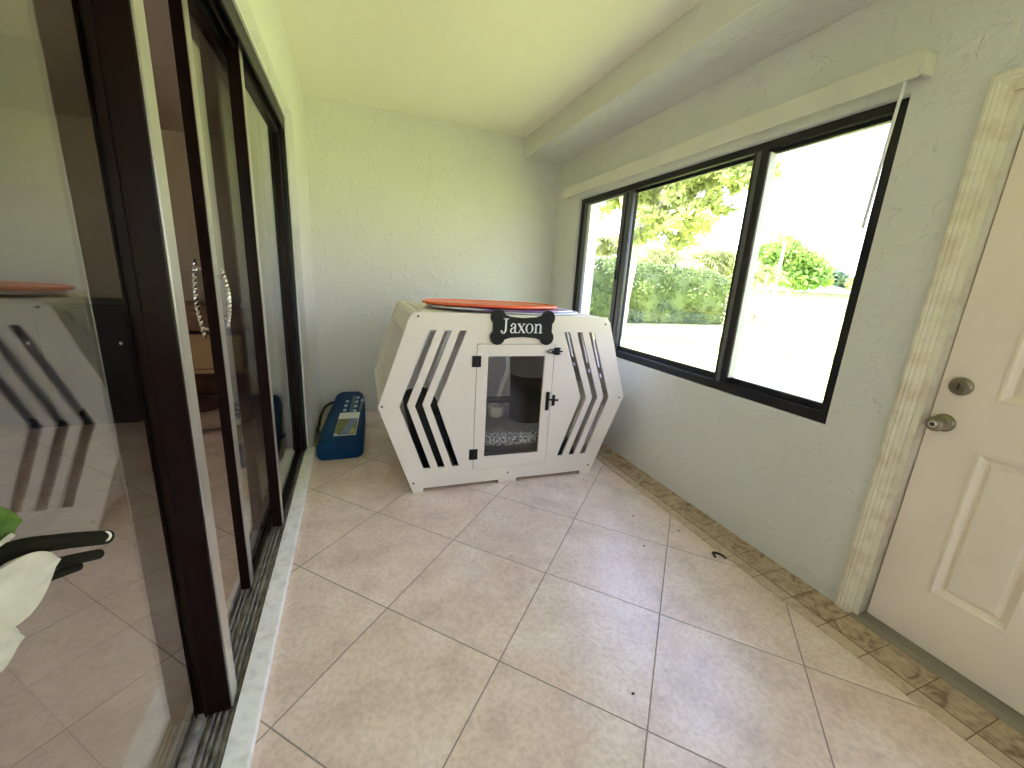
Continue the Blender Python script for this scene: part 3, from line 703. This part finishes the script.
bn = thing('storage_bin', 'tall black and grey round bin standing on the dog bed', 'bin', cw(.27, .40, .318), CR)
MB().lathe([(.128, 0), (.140, .01), (.150, .36), (.150, .362)], n=40).build('lower_body', M['binb'], bn, smooth=True)
MB().lathe([(.1515, .362), (.155, .37), (.160, .56), (.166, .57), (.166, .585), (.15, .590), (.02, .592)], n=40).build('upper_body', M['bing'], bn, smooth=True)
MB().lathe([(.03, .59), (.03, .61), (.02, .615)], n=20).build('lid_knob', M['bing'], bn, smooth=True)
bw = thing('pet_bowl', 'small cream rounded bowl on the speckled dog bed cushion', 'bowl', cw(.035, .50, .317), CR)
MB().lathe([(.050, 0), (.068, .008), (.078, .04), (.070, .075), (.060, .085), (.054, .082), (.055, .06), (.045, .03), (.01, .025)], n=32).build('bowl_body', M['bowl'], bw, smooth=True)
bs = thing('soft_bag', 'black soft bag slumped at the left inside the white crate', 'bag', cw(-.50, .47, .0465), CR)
MB().rings([srect(0, 0, .055, .34, .05, .0), srect(-.0, 0, .10, .36, .06, .10), srect(-.02, 0, .12, .36, .08, .30), srect(-.03, 0, .12, .36, .08, .37), srect(-.03, 0, .10, .34, .07, .43), srect(-.02, 0, .05, .28, .04, .455)]).build('bag_body', M['strap'], bs, smooth=True)
MB().tube(smooth_path([(-.02, -.14, .45), (-.03, -.11, .495), (-.03, 0, .51), (-.03, .11, .495), (-.02, .14, .45)]), .012, 8).build('bag_handle', M['strap'], bs, smooth=True)

# --------------------------------------------- flat round discs on top of the crate
def disc(name, label, c, r, ry, z, m1, m2, tr=.011, wob=.004, ph=0):
    t = thing(name, label, 'round mat', (c[0], c[1], z), 0, 'flat round mats stacked on the crate')
    n = 56
    rimp = [(r*math.cos(2*PI*k/n), ry*math.sin(2*PI*k/n), tr+wob*(1+math.sin(3*2*PI*k/n+ph))) for k in range(n)]
    MB().tube(rimp, tr, 10, closed=True).build('rim', m2, t, smooth=True)
    b = MB(); rg = []
    for f in (.995, .8, .55, .3, .05):
        rg.append([(x*f, y*f, zz+.001+.0012*math.sin(5*f+ph+k*.3)) for k, (x, y, zz) in enumerate(rimp)])
    lo = [[(x, y, zz-.006) for x, y, zz in q] for q in rg[::-1]]
    b.rings(lo+rg); b.build('fabric', m1, t, smooth=True)
    return t
disc('round_mat', 'pale blue flat round mat, lowest of the three on the crate', (1.095, 2.80), .475, .345, ZT+.0005, M['ice'], M['ice'], .005, .0005, 2.0)
disc('round_mat', 'white and purple flat round mat, middle one on the crate', (0.995, 2.81), .535, .355, ZT+.012, M['purple'], M['purplerim'], .006, .0005, 1.0)
disc('round_mat', 'red and orange flat round mat, topmost on the crate', (0.938, 2.86), .492, .305, ZT+.0255, M['red'], M['redrim'], .0095, .0005, 0.3)

# ================================================================ BLUE CARRY BAG
bb = thing('carry_bag', 'blue nylon carry bag with a hang card, lying in the far left corner', 'bag', (-.13, 3.55, 0))
bo = (-.13, 3.55, 0)
def bag_sec(y, xl, xr, z0, z1, r):
    n = 5; out = []
    cx, hx, cz, hz = (xl+xr)/2, (xr-xl)/2, (z0+z1)/2, (z1-z0)/2
    for (sx_, sz_, a0) in ((1, 1, 0), (-1, 1, 90), (-1, -1, 180), (1, -1, 270)):
        for i in range(n+1):
            a = math.radians(a0+90*i/n); out.append((cx+sx_*(hx-r)+r*math.cos(a), y, cz+sz_*(hz-r)+r*math.sin(a)))
    return out
MB().rings([bag_sec(3.045, -.265, .000, .012, .100, .035), bag_sec(3.052, -.285, .020, .003, .120, .04), bag_sec(3.075, -.292, .030, .001, .132, .04), bag_sec(3.30, -.280, .046, .001, .166, .05), bag_sec(3.60, -.250, .062, .001, .196, .06), bag_sec(3.85, -.215, .066, .001, .220, .06), bag_sec(4.02, -.195, .064, .001, .240, .06), bag_sec(4.09, -.180, .055, .012, .235, .06), bag_sec(4.12, -.160, .035, .04, .20, .05)]).build('bag_body', M['bag'], bb, smooth=True, off=bo)
def ztop(y): return .132 + (.240-.132)*(y-3.075)/(4.02-3.075)
def onbag(x0, x1, y0, y1, t0, t1, sk=0.10):
    def X(x, y): return x + sk*(y-3.4)
    return [[(X(x0, y0), y0, ztop(y0)+t), (X(x1, y0), y0, ztop(y0)+t), (X(x1, y1), y1, ztop(y1)+t), (X(x0, y1), y1, ztop(y1)+t)] for t in (t0, t1)]
cb_ = MB().rings(onbag(-.155, .002, 3.16, 3.56, .004, .010)).build('hang_card', M['card'], bb, off=bo)
cb_['label'] = 'printed card with a white header'
MB().rings(onbag(-.154, -.055, 3.161, 3.44, .0105, .0112)).build('card_picture', M['cardg'], cb_, off=bo)
MB().rings([[(-.130, 3.17, ztop(3.17)+t), (-.070, 3.17, ztop(3.17)+t), (-.003, 3.437, ztop(3.437)+t), (-.056, 3.437, ztop(3.437)+t)] for t in (.0114, .0121)]).build('card_picture', M['cardb'], cb_, off=bo)
MB().rings(onbag(-.056, -.001, 3.161, 3.438, .0105, .0110)).build('card_picture', M['cardg'], cb_, off=bo)
MB().rings(onbag(-.045, -.012, 3.175, 3.26, .0114, .0120)).build('card_picture', M['cardy'], cb_, off=bo)
MB().lathe([(.013, .0115), (.013, .0125)], (-.163, 3.175, ztop(3.175)), 14).build('card_picture', M['card'], cb_, off=bo)
MB().rings(onbag(-.090, -.055, 3.58, 3.94, .003, .0045)).build('printed_stripe', M['panel'], bb, off=bo)
MB().rings(onbag(-.012, .012, 3.60, 3.90, .003, .0045)).build('printed_stripe', M['panel'], bb, off=bo)
rs = random.Random(4)
for (x, y0, n) in ((-.125, 3.60, 3), (-.043, 3.58, 4)):
    for k in range(n):
        y = y0 + k*.095
        MB().rings(onbag(x-.012+rs.uniform(-.004, .004), x+.012, y, y+.05, .003, .0046)).build('printed_mark', M['print_'], bb, off=bo)
MB().rings(onbag(-.010, .012, 3.80, 3.84, .0048, .0055)).build('printed_mark', M['print_'], bb, off=bo)
MB().tube(smooth_path([(-.262, 3.32, .08), (-.305, 3.42, .10), (-.308, 3.60, .085), (-.30, 3.78, .12), (-.270, 3.92, .15), (-.21, 3.98, .17)]), .011, 8).build('strap', M['strap'], bb, smooth=True, off=bo)
MB().box(-.318, -.300, 3.44, 3.50, .075, .115, bev=.004).build('buckle', M['black'], bb, off=bo)

# ================================================================ SMALL THINGS ON THE FLOOR
lf = MB().tube(smooth_path([(1.742, 1.335, .006), (1.752, 1.362, .010), (1.772, 1.358, .010), (1.790, 1.335, .008), (1.792, 1.312, .005)]), [.004]+[.006]*5+[.0075]*5+[.006]*6+[.005]*6+[.003]*2, 8).build('dry_leaf', M['leafbrown'], smooth=True)
props(lf, 'curled dark dry leaf on the floor by the border tiles', 'leaf')
spk = [(628, 518), (679, 531), (644, 546), (633, 694)]
for i, ((x, y), lb_) in enumerate(zip([(1.561, 1.797), (1.728, 1.591), (1.434, 1.531), (0.856, 0.857)], ['tiny dark crumb on the floor farthest along toward the crate', 'tiny dark crumb on the tile nearest the border strip', 'tiny dark crumb on the bluish tile sheen', 'tiny dark crumb on the tile nearest the bottom of the photo'])):
    o = MB().lathe([(.002, 0), (.005, .002), (.003, .005), (.001, .006)], (x, y, .0002), 8, sx=1.4).build('crumb', M['leafbrown'], smooth=True); props(o, lb_, 'crumb', 'crumbs on the floor')

# ================================================================ LIVING ROOM THINGS
def blob(c, r, n=20, m=12, fn=None):
    b = MB(); rg = []
    for i in range(1, m):
        th = PI*i/m; q = []
        for k in range(n):
            ph = 2*PI*k/n; f = fn(th, ph) if fn else 1
            q.append((c[0]+r[0]*f*math.sin(th)*math.cos(ph), c[1]+r[1]*f*math.sin(th)*math.sin(ph), c[2]+r[2]*math.cos(th)))
        rg.append(q)
    b.rings(rg); return b
def petal(name, base, tip, side_, wd, cup, m, parent, off, thick=.0025, n=12, k=6):
    # cupped blade from base to tip, broadest past the middle
    base, tip, side_ = Vector(base), Vector(tip), Vector(side_).normalized(); t = tip-base; nn = t.cross(side_).normalized(); b = MB(); rg = []
    for i in range(n+1):
        f = i/n; w_ = wd*(max(.02, math.sin(PI*min(1, (f*.955+.045)))**.7)); lift = cup*math.sin(PI*f)*.8; q = []
        for sgn in (1, -1):
            for j in (range(-k, k+1) if sgn > 0 else range(k, -k-1, -1)):
                e = j/k; q.append(base+t*f+side_*w_*e+nn*(lift+cup*.9*e*e*min(1, w_/wd)*(1-f**4)-sgn*thick/2+.0015*math.sin(7*e+5*f)))
        rg.append(q)
    b.rings(rg); return b.build(name, m, parent, smooth=True, off=off)
ps = thing('plant_stand', 'slim dark plant stand under the white flower beside the near glass', 'plant stand', (-.405, .435, 0)); 
MB().lathe([(.015, .900), (.060, .905), (.064, .912), (.064, .918), (.060, .920)], n=28).build('stand_top', M['bronze'], ps, smooth=True)
MB().tube([(0, 0, .02), (0, 0, .902)], .009, 10).build('pole', M['bronze'], ps, smooth=True)
MB().lathe([(.058, .0), (.06, .006), (.03, .018), (.012, .03)], n=28).build('stand_base', M['bronze'], ps, smooth=True)
fl = thing('white_flower', 'white petalled flower with green leaf and dark cut stems at the far left edge', 'flower', (-.385, .47, .9205)); fo = (-.385, .47, .9205)
petal('petal', (-.385, .470, 1.010), (-.362, .616, .985), (0, .25, .97), .035, .010, M['sack'], fl, fo)
petal('petal', (-.390, .455, .985), (-.365, .543, .936), (0, .45, .89), .027, .010, M['sack'], fl, fo)
petal('petal', (-.400, .480, 1.040), (-.385, .598, 1.037), (.6, .1, .8), .016, .006, M['sack'], fl, fo)
petal('petal', (-.405, .430, 1.000), (-.410, .440, .9235), (0, 1, .1), .030, .008, M['sack'], fl, fo)
petal('petal', (-.400, .440, 1.000), (-.350, .380, 1.03), (0, .5, .87), .030, .010, M['sack'], fl, fo)
petal('leaf', (-.400, .490, 1.080), (-.392, .624, 1.040), (0, .35, .94), .032, .006, M['plant'], fl, fo)
petal('leaf', (-.410, .480, 1.100), (-.405, .575, 1.096), (.3, .1, .94), .018, .005, M['plant'], fl, fo)
MB().lathe([(.006, -.02), (.017, -.01), (.022, .01), (.016, .03), (.006, .035)], (-.395, .470, 1.005), 20, 'y').build('flower_heart', M['olive'], fl, smooth=True, off=fo)
st_ = MB().tube(smooth_path([(-.395, .490, 1.020), (-.382, .570, 1.028), (-.374, .640, .995), (-.370, .731, .9405)]), .0105, 14).build('stem', M['olive'], fl, smooth=True, off=fo)
rc = Vector((-.3635, .7170, .9505)); rn = Vector((.42, -.70, .50)).normalized(); r1_ = rn.cross(Vector((0, 0, 1))).normalized(); r2_ = rn.cross(r1_)
MB().tube([rc + .0052*math.cos(2*PI*k/20)*r1_ + .0060*math.sin(2*PI*k/20)*r2_ for k in range(20)], .0018, 8, closed=True).build('cut_end', M['ringm'], st_, smooth=True, off=fo)
MB().tube(smooth_path([(-.395, .485, 1.000), (-.380, .560, 1.000), (-.372, .630, .970), (-.370, .705, .929)]), .0075, 12).build('stem', M['olive'], fl, smooth=True, off=fo)
MB().tube(smooth_path([(-.395, .480, .995), (-.384, .560, .985), (-.378, .620, .958), (-.376, .670, .935)]), .006, 12).build('stem', M['olive'], fl, smooth=True, off=fo)
cbk = thing('black_cabinet', 'black low cabinet against the wall beyond the nearest glass', 'cabinet', (-2.5, 4.5, 0)); ko = (-2.5, 4.5, 0)
MB().box(-3.35, -1.70, 4.17, 4.85, .04, 1.0, bev=.006).box(-3.30, -1.75, 4.22, 4.80, 0, .04).build('carcass', M['blackcab'], cbk, off=ko)
for k in range(3):
    d_ = MB().box(-3.33+k*.545, -3.33+k*.545+.535, 4.152, 4.17, .06, .98, bev=.004).build('cabinet_door', M['blackcab'], cbk, off=ko)
    MB().lathe([(.006, 0), (.006, -.015), (.014, -.02), (.012, -.03)], (-3.33+k*.545+.49, 4.152, .70), 14, 'y').build('cabinet_knob', M['chrome'], d_, smooth=True, off=ko)
sb = thing('sideboard', 'brown wooden sideboard with open shelf seen between the sliding door stiles', 'sideboard', (-1.2, 4.5, 0)); so2 = (-1.2, 4.5, 0)
MB().box(-1.68, -.62, 4.17, 4.75, .97, 1.005, bev=.004).build('sideboard_top', M['wood'], sb, off=so2)
for x in (-1.68, -.65): MB().box(x, x+.03, 4.19, 4.73, 0, .97).build('side_panel', M['wood'], sb, off=so2)
MB().box(-1.65, -.65, 4.70, 4.73, .08, .97).build('back_panel', M['wood'], sb, off=so2)
MB().box(-1.65, -.65, 4.20, 4.70, .42, .45).build('shelf', M['woodl'], sb, off=so2)
for k in range(2):
    d_ = MB().box(-1.645+k*.50, -1.645+k*.50+.49, 4.175, 4.20, .80, .965, bev=.003).build('drawer', M['wood'], sb, off=so2)
    MB().lathe([(.006, 0), (.014, -.015), (.012, -.025)], (-1.40+k*.5, 4.175, .88), 14, 'y').build('drawer_knob', M['chrome'], d_, smooth=True, off=so2)
bx = thing('storage_box', 'tan box on the shelf of the brown sideboard', 'box', (-1.25, 4.42, .4505))
MB().box(-.30, .30, -.19, .19, 0, .28, bev=.01).build('box_body', M['woodl'], bx)
MB().box(-.31, .31, -.20, .20, .28, .31, bev=.006).build('box_lid', M['woodl'], bx)
cu = thing('floor_cushion', 'pale brown floor cushion lying before the brown sideboard', 'cushion', (-1.22, 3.95, 0))
blob((0, 0, .085), (.34, .17, .083), fn=lambda t, p: 1+.12*abs(math.cos(2*p))).build('cushion_body', M['pale'], cu, smooth=True)
dk = thing('throw_blanket', 'dark maroon folded blanket on the pale floor cushion', 'blanket', (-1.28, 3.97, .155))
blob((0, 0, .05), (.22, .13, .065), fn=lambda t, p: 1+.1*math.sin(3*p)).build('blanket_fold', M['maroon'], dk, smooth=True)

# ================================================================ GARDEN
GZ = -0.15
g = MB(); nx, ny = 40, 40
def gh(x, y):
    d = max(0, x-6); return GZ + .04*math.sin(x*.35)*math.cos(y*.3) * min(1, d/6)
vs = []; fs = []
for i in range(nx+1):
    for j in range(ny+1):
        x = 2.2 + 170*(i/nx)**2; y = -60 + 160*j/ny; vs.append((x, y, gh(x, y)))
for i in range(nx):
    for j in range(ny): fs.append((i*(ny+1)+j, (i+1)*(ny+1)+j, (i+1)*(ny+1)+j+1, i*(ny+1)+j+1))
g.raw(vs, fs); lawn = g.build('lawn', M['lawn'], smooth=True); props(lawn, 'sunlit bright lawn outside the window', kind='structure')
struct(MB().box(-20, 2.3, -40, YF-.2, GZ-.05, GZ).build('ground', M['lawn']))

def leaves(name, m, parent, clumps, n, size, off, seed, droop=0.0, shell=.55):
    rg = np.random.default_rng(seed)
    vol = np.array([c[1][0]*c[1][1]*c[1][2] for c in clumps])**.7; pk = rg.choice(len(clumps), n, p=vol/vol.sum())
    C_ = np.array([c[0] for c in clumps])[pk]; R_ = np.array([c[1] for c in clumps])[pk]
    d = rg.normal(size=(n, 3)); d /= np.linalg.norm(d, axis=1)[:, None]
    rad = shell+(1-shell)*rg.random(n)**.6
    P = C_+d*R_*rad[:, None]
    t = rg.normal(size=(n, 3)); t[:, 2] -= droop; t /= np.linalg.norm(t, axis=1)[:, None]
    q = rg.normal(size=(n, 3)); q = np.cross(t, q); q /= np.linalg.norm(q, axis=1)[:, None]
    s = size*(.6+.8*rg.random(n))[:, None]
    V = np.stack([P-t*s, P+q*s*.45, P+t*s, P-q*s*.45], 1).reshape(-1, 3)-np.array(off)
    F = np.arange(n*4).reshape(n, 4)
    me = bpy.data.meshes.new(name); me.from_pydata(V.tolist(), [], F.tolist()); me.materials.append(m)
    o = bpy.data.objects.new(name, me); COL.objects.link(o); o.parent = parent; return o
def pol(az, d, z=0): a = math.radians(az); return (d*math.sin(a), d*math.cos(a), z)

# leaning shade tree with pale trunk
tb = pol(35.6, 13.5, GZ)
tr = thing('shade_tree', 'tall shade tree with pale leaning trunk in front of the hedge', 'tree', tb)
fk = pol(36.3, 13.5, 2.3)
def rel(p): return tuple(a-b_ for a, b_ in zip(p, tb))
tk = MB()
tk.tube([rel(p) for p in smooth_path([(tb[0], tb[1], GZ-.05), pol(35.8, 13.5, .9), fk, pol(36.9, 13.6, 3.1), pol(38, 13.8, 4.0), pol(39.5, 14.0, 5.2)])], [.24]+[.22]*5+[.19]*6+[.16]*6+[.12]*6+[.10]*5+[.07]*2, 12)
tk.build('trunk', M['bark'], tr, smooth=True)
for pts in ([fk, pol(35.2, 13.2, 3.2), pol(34.0, 12.8, 3.9), pol(33.2, 12.6, 4.8)], [pol(36.6, 13.6, 2.8), pol(38.4, 13.0, 3.5), pol(41, 12.6, 4.1), pol(44, 12.2, 4.6)], [pol(37.4, 13.7, 3.6), pol(42, 12.9, 4.6), pol(47, 12.3, 5.3), pol(50, 12, 5.5)]):
    pth_ = smooth_path(pts); MB().tube([rel(p) for p in pth_], [.13-.09*i/(len(pth_)-1) for i in range(len(pth_))], 9).build('branch', M['bark'], tr, smooth=True)
rs = random.Random(11); cl = []
for (az, d, z, r) in ((33.5, 12.6, 4.6, 1.0), (31.8, 13.2, 3.9, .9), (36.5, 13.6, 5.4, 1.1), (38.2, 13, 4.4, .9), (40, 13.6, 5.6, 1.1), (41.5, 12.6, 4.5, .8), (43, 13, 3.9, .55), (44.6, 12.8, 5.2, .9), (38.5, 14, 3.6, .6), (42, 12.6, 3.35, .4), (36, 12.6, 4.3, .7), (47.5, 12.4, 5.5, .6), (50, 12.4, 5.35, .45), (51.4, 12.3, 5.7, .5), (48, 12.4, 6.2, .8), (52, 12, 6.4, .7), (39.5, 13.2, 4.9, 1.0), (37, 13.2, 3.9, .7), (34.5, 13.2, 3.7, .6), (42.5, 13, 5.0, .9), (43.8, 12.8, 4.4, .6), (41, 13.4, 3.7, .5), (45.5, 12.6, 4.9, .7), (47, 12.4, 4.9, .5), (33, 13, 5.4, .9), (49, 12.3, 5.0, .45), (39.3, 12.8, 3.9, .7), (41.2, 12.8, 4.0, .7), (42.8, 12.7, 3.45, .45), (44.3, 12.6, 4.1, .55), (45.6, 12.5, 4.6, .6), (37.8, 12.6, 4.9, .9), (46.5, 12.4, 5.5, .8), (44.5, 12.6, 5.7, .8), (50.5, 12.2, 5.2, .5), (52, 12.1, 5.3, .4), (47, 12.4, 4.0, .5), (48.5, 12.4, 4.2, .5), (49.8, 12.3, 4.1, .45), (46, 12.5, 3.8, .4), (44.5, 12.6, 3.6, .5), (43, 12.8, 3.2, .5), (41.5, 13, 2.9, .45), (40, 13, 2.9, .45), (38.5, 13, 3.1, .5), (47.5, 12.4, 4.6, .5)):
    for k in range(4):
        c = pol(az+rs.uniform(-1.6, 1.6), d+rs.uniform(-.7, .7), z+rs.uniform(-.35, .45)); q = r*rs.uniform(.5, .8); cl.append((c, (q, q, q*.75)))
leaves('foliage', M['leafA'], tr, cl, 26000, .10, tb, 3, shell=.2)

# clipped-looking hedge behind it
hb = pol(42, 19.0, GZ)
hg_ = thing('hedge', 'dense green hedge along the back of the lawn', 'hedge', hb)
cl = []; rs = random.Random(5)
for k in range(46):
    f = k/45; x = 6.0+11.0*f; y = 15.6+.5*math.sin(k)*.3+.3*f
    for z, rr in ((.5, .8), (1.4, .78), (2.25, .65)):
        cl.append(((x+rs.uniform(-.15, .15), y+rs.uniform(-.2, .2), GZ+z+rs.uniform(-.12, .2)-.35*f*(z > 1.5)), (rr*.8, rr, rr*.85)))
leaves('foliage', M['leafH'], hg_, cl, 38000, .095, hb, 8, shell=.75)
MB().box(6.2-hb[0], 16.8-hb[0], 15.2-hb[1], 16.2-hb[1], 0, 2.2, bev=.3).build('twig_core', M['leafH'], hg_)

def frond_cluster(b, c, n, L, rnd, spread=1.0):
    for i in range(n):
        a = rnd.uniform(0, 2*PI); e = rnd.uniform(.1, 1.2)*spread
        d = Vector((math.cos(a)*math.cos(e), math.sin(a)*math.cos(e), math.sin(e))); sd_ = d.cross(Vector((0, 0, 1))).normalized()
        prev = Vector(c)
        pts = [Vector(c)+d*L*t+Vector((0, 0, -.55*L*t*t)) for t in (0, .25, .5, .75, 1)]
        for j in range(4):
            p, q = pts[j], pts[j+1]
            for s in (-1, 1):
                for m_ in (0, .5):
                    o_ = p+(q-p)*m_; tipp = o_+(q-p)*.9+sd_*s*L*.22*(1-.15*j)+Vector((0, 0, -.10*L))
                    b.raw([o_-sd_*s*.01, o_+(q-p)*.28, tipp], [(0, 1, 2)])
def palm(name, label, base, h, L, n, rnd, heads=1, grp='palms beyond the hedge'):
    t = thing(name, label, 'palm', base, 0, grp); b = MB(); tk = MB()
    for k in range(heads):
        o_ = (rnd.uniform(-1.3, 1.3)*(heads > 1), rnd.uniform(-.4, .4)*(heads > 1), h*rnd.uniform(.5, .88) if heads > 1 else h)
        frond_cluster(b, o_, n, L, rnd); tk.tube([(o_[0]*.4, o_[1]*.4, -.05), (o_[0]*.8, o_[1]*.8, o_[2]*.5), o_], [.14, .11, .09], 8)
    b.build('fronds', M['leafP'], t); tk.build('trunk', M['bark'], t, smooth=True)
rp = random.Random(21)
palm('clump_palm', 'tallest pale clump palm behind the right end of the hedge', pol(45.6, 31, GZ), 4.9, 2.1, 30, rp, 6)
palm('clump_palm', 'pale clump palm behind the middle of the hedge beside the tree trunk', pol(40.2, 25.5, GZ), 4.0, 1.9, 30, rp, 6)
palm('clump_palm', 'pale clump palm just left of the window mullion', pol(48.6, 38, GZ), 4.5, 2.2, 30, rp, 6)
palm('clump_palm', 'pale clump palm seen through the narrow left pane', pol(34.4, 31.5, GZ), 5.4, 2.2, 30, rp, 6)
palm('clump_palm', 'pale clump palm just right of the window mullion', pol(51.5, 26.0, GZ), 3.3, 1.1, 28, rp, 5)
palm('coconut_palm', 'single tall palm standing above the far green tree', pol(52.9, 34, GZ), 5.2, 2.0, 26, rp, 1)
def bush(name, label, base, cl, n, s, m, seed, th, grp='trees at the far side of the lawn'):
    t = thing(name, label, 'tree', base, 0, grp)
    leaves('foliage', m, t, cl, n, s, base, seed, shell=.5)
    MB().tube([(0, 0, -.05), (.1, 0, th*.5), (0, .1, th)], [.25, .2, .1], 8).build('trunk', M['bark'], t, smooth=True)
b0 = pol(54.2, 48, GZ); cl = [(pol(a, 48, z), (r, r, r*.7)) for a, z, r in ((51.8, 5.3, 1.6), (53, 5.6, 1.6), (54.2, 5.0, 1.6), (55.3, 4.6, 1.5), (56.3, 4.0, 1.3), (52.6, 3.8, 1.6), (54, 3.4, 1.6), (55.4, 3.2, 1.6), (57.0, 3.2, 1.0))]
bush('spreading_tree', 'broad yellow green tree behind the pale roofed house', b0, cl, 3800, .30, M['leafF'], 31, 4.5)
b0 = pol(58.2, 75, GZ); cl = [(pol(a, 75, z), (r, r, r*.7)) for a, z, r in ((57.6, 4.6, 1.7), (58.4, 4.0, 1.6), (59.3, 3.2, 1.3), (58.0, 2.8, 1.6))]
bush('distant_tree', 'blue green distant tree at the right end of the house roof', b0, cl, 1200, .40, M['leafG'], 32, 3.6)
b0 = pol(60.6, 70, GZ); cl = [(pol(a, 70, z), (r, r, r*.8)) for a, z, r in ((60.2, 3.6, 1.2), (61.0, 4.0, 1.2), (60.7, 2.4, 1.2), (62, 3.4, 1.3))]
bush('distant_tree', 'pale olive distant tree next to the right window jamb', b0, cl, 900, .36, M['leafP'], 33, 3.0)
# low far house
hc = pol(56.5, 56, GZ); hs = thing('house', 'low white house with pale hip roof across the lawn', 'house', hc, math.radians(-33.5))
MB().box(-4.2, 4.6, 0, 6, 0, 2.15).build('house_wall', M['housew'], hs)
MB().rings([[(-4.8, -.6, 2.12), (5.2, -.6, 2.12), (5.2, 6.6, 2.12), (-4.8, 6.6, 2.12)], [(-4.8, -.6, 2.2), (5.2, -.6, 2.2), (5.2, 6.6, 2.2), (-4.8, 6.6, 2.2)], [(-2.6, 2.9, 3.45), (1.4, 2.9, 3.45), (1.4, 3.1, 3.45), (-2.6, 3.1, 3.45)]]).build('hip_roof', M['roofw'], hs)
for x in (-3.8, -.8, 2.0, 3.8): MB().box(x-.4, x+.4, -.03, .0, 1.75, 2.05).build('house_window', M['soffit'], hs)
# wing of this building beyond the window: wall end and eave
struct(MB().box(2.235, 2.98, 4.85, 5.05, GZ, 2.339).build('wall_wing', M['wing']), 'lilac grey end of the house wing outside the left pane')
struct(MB().box(2.235, 3.02, 4.78, 6.5, 2.34, 2.50).build('ceiling_eave', M['soffit']), 'grey eave soffit outside the left pane')
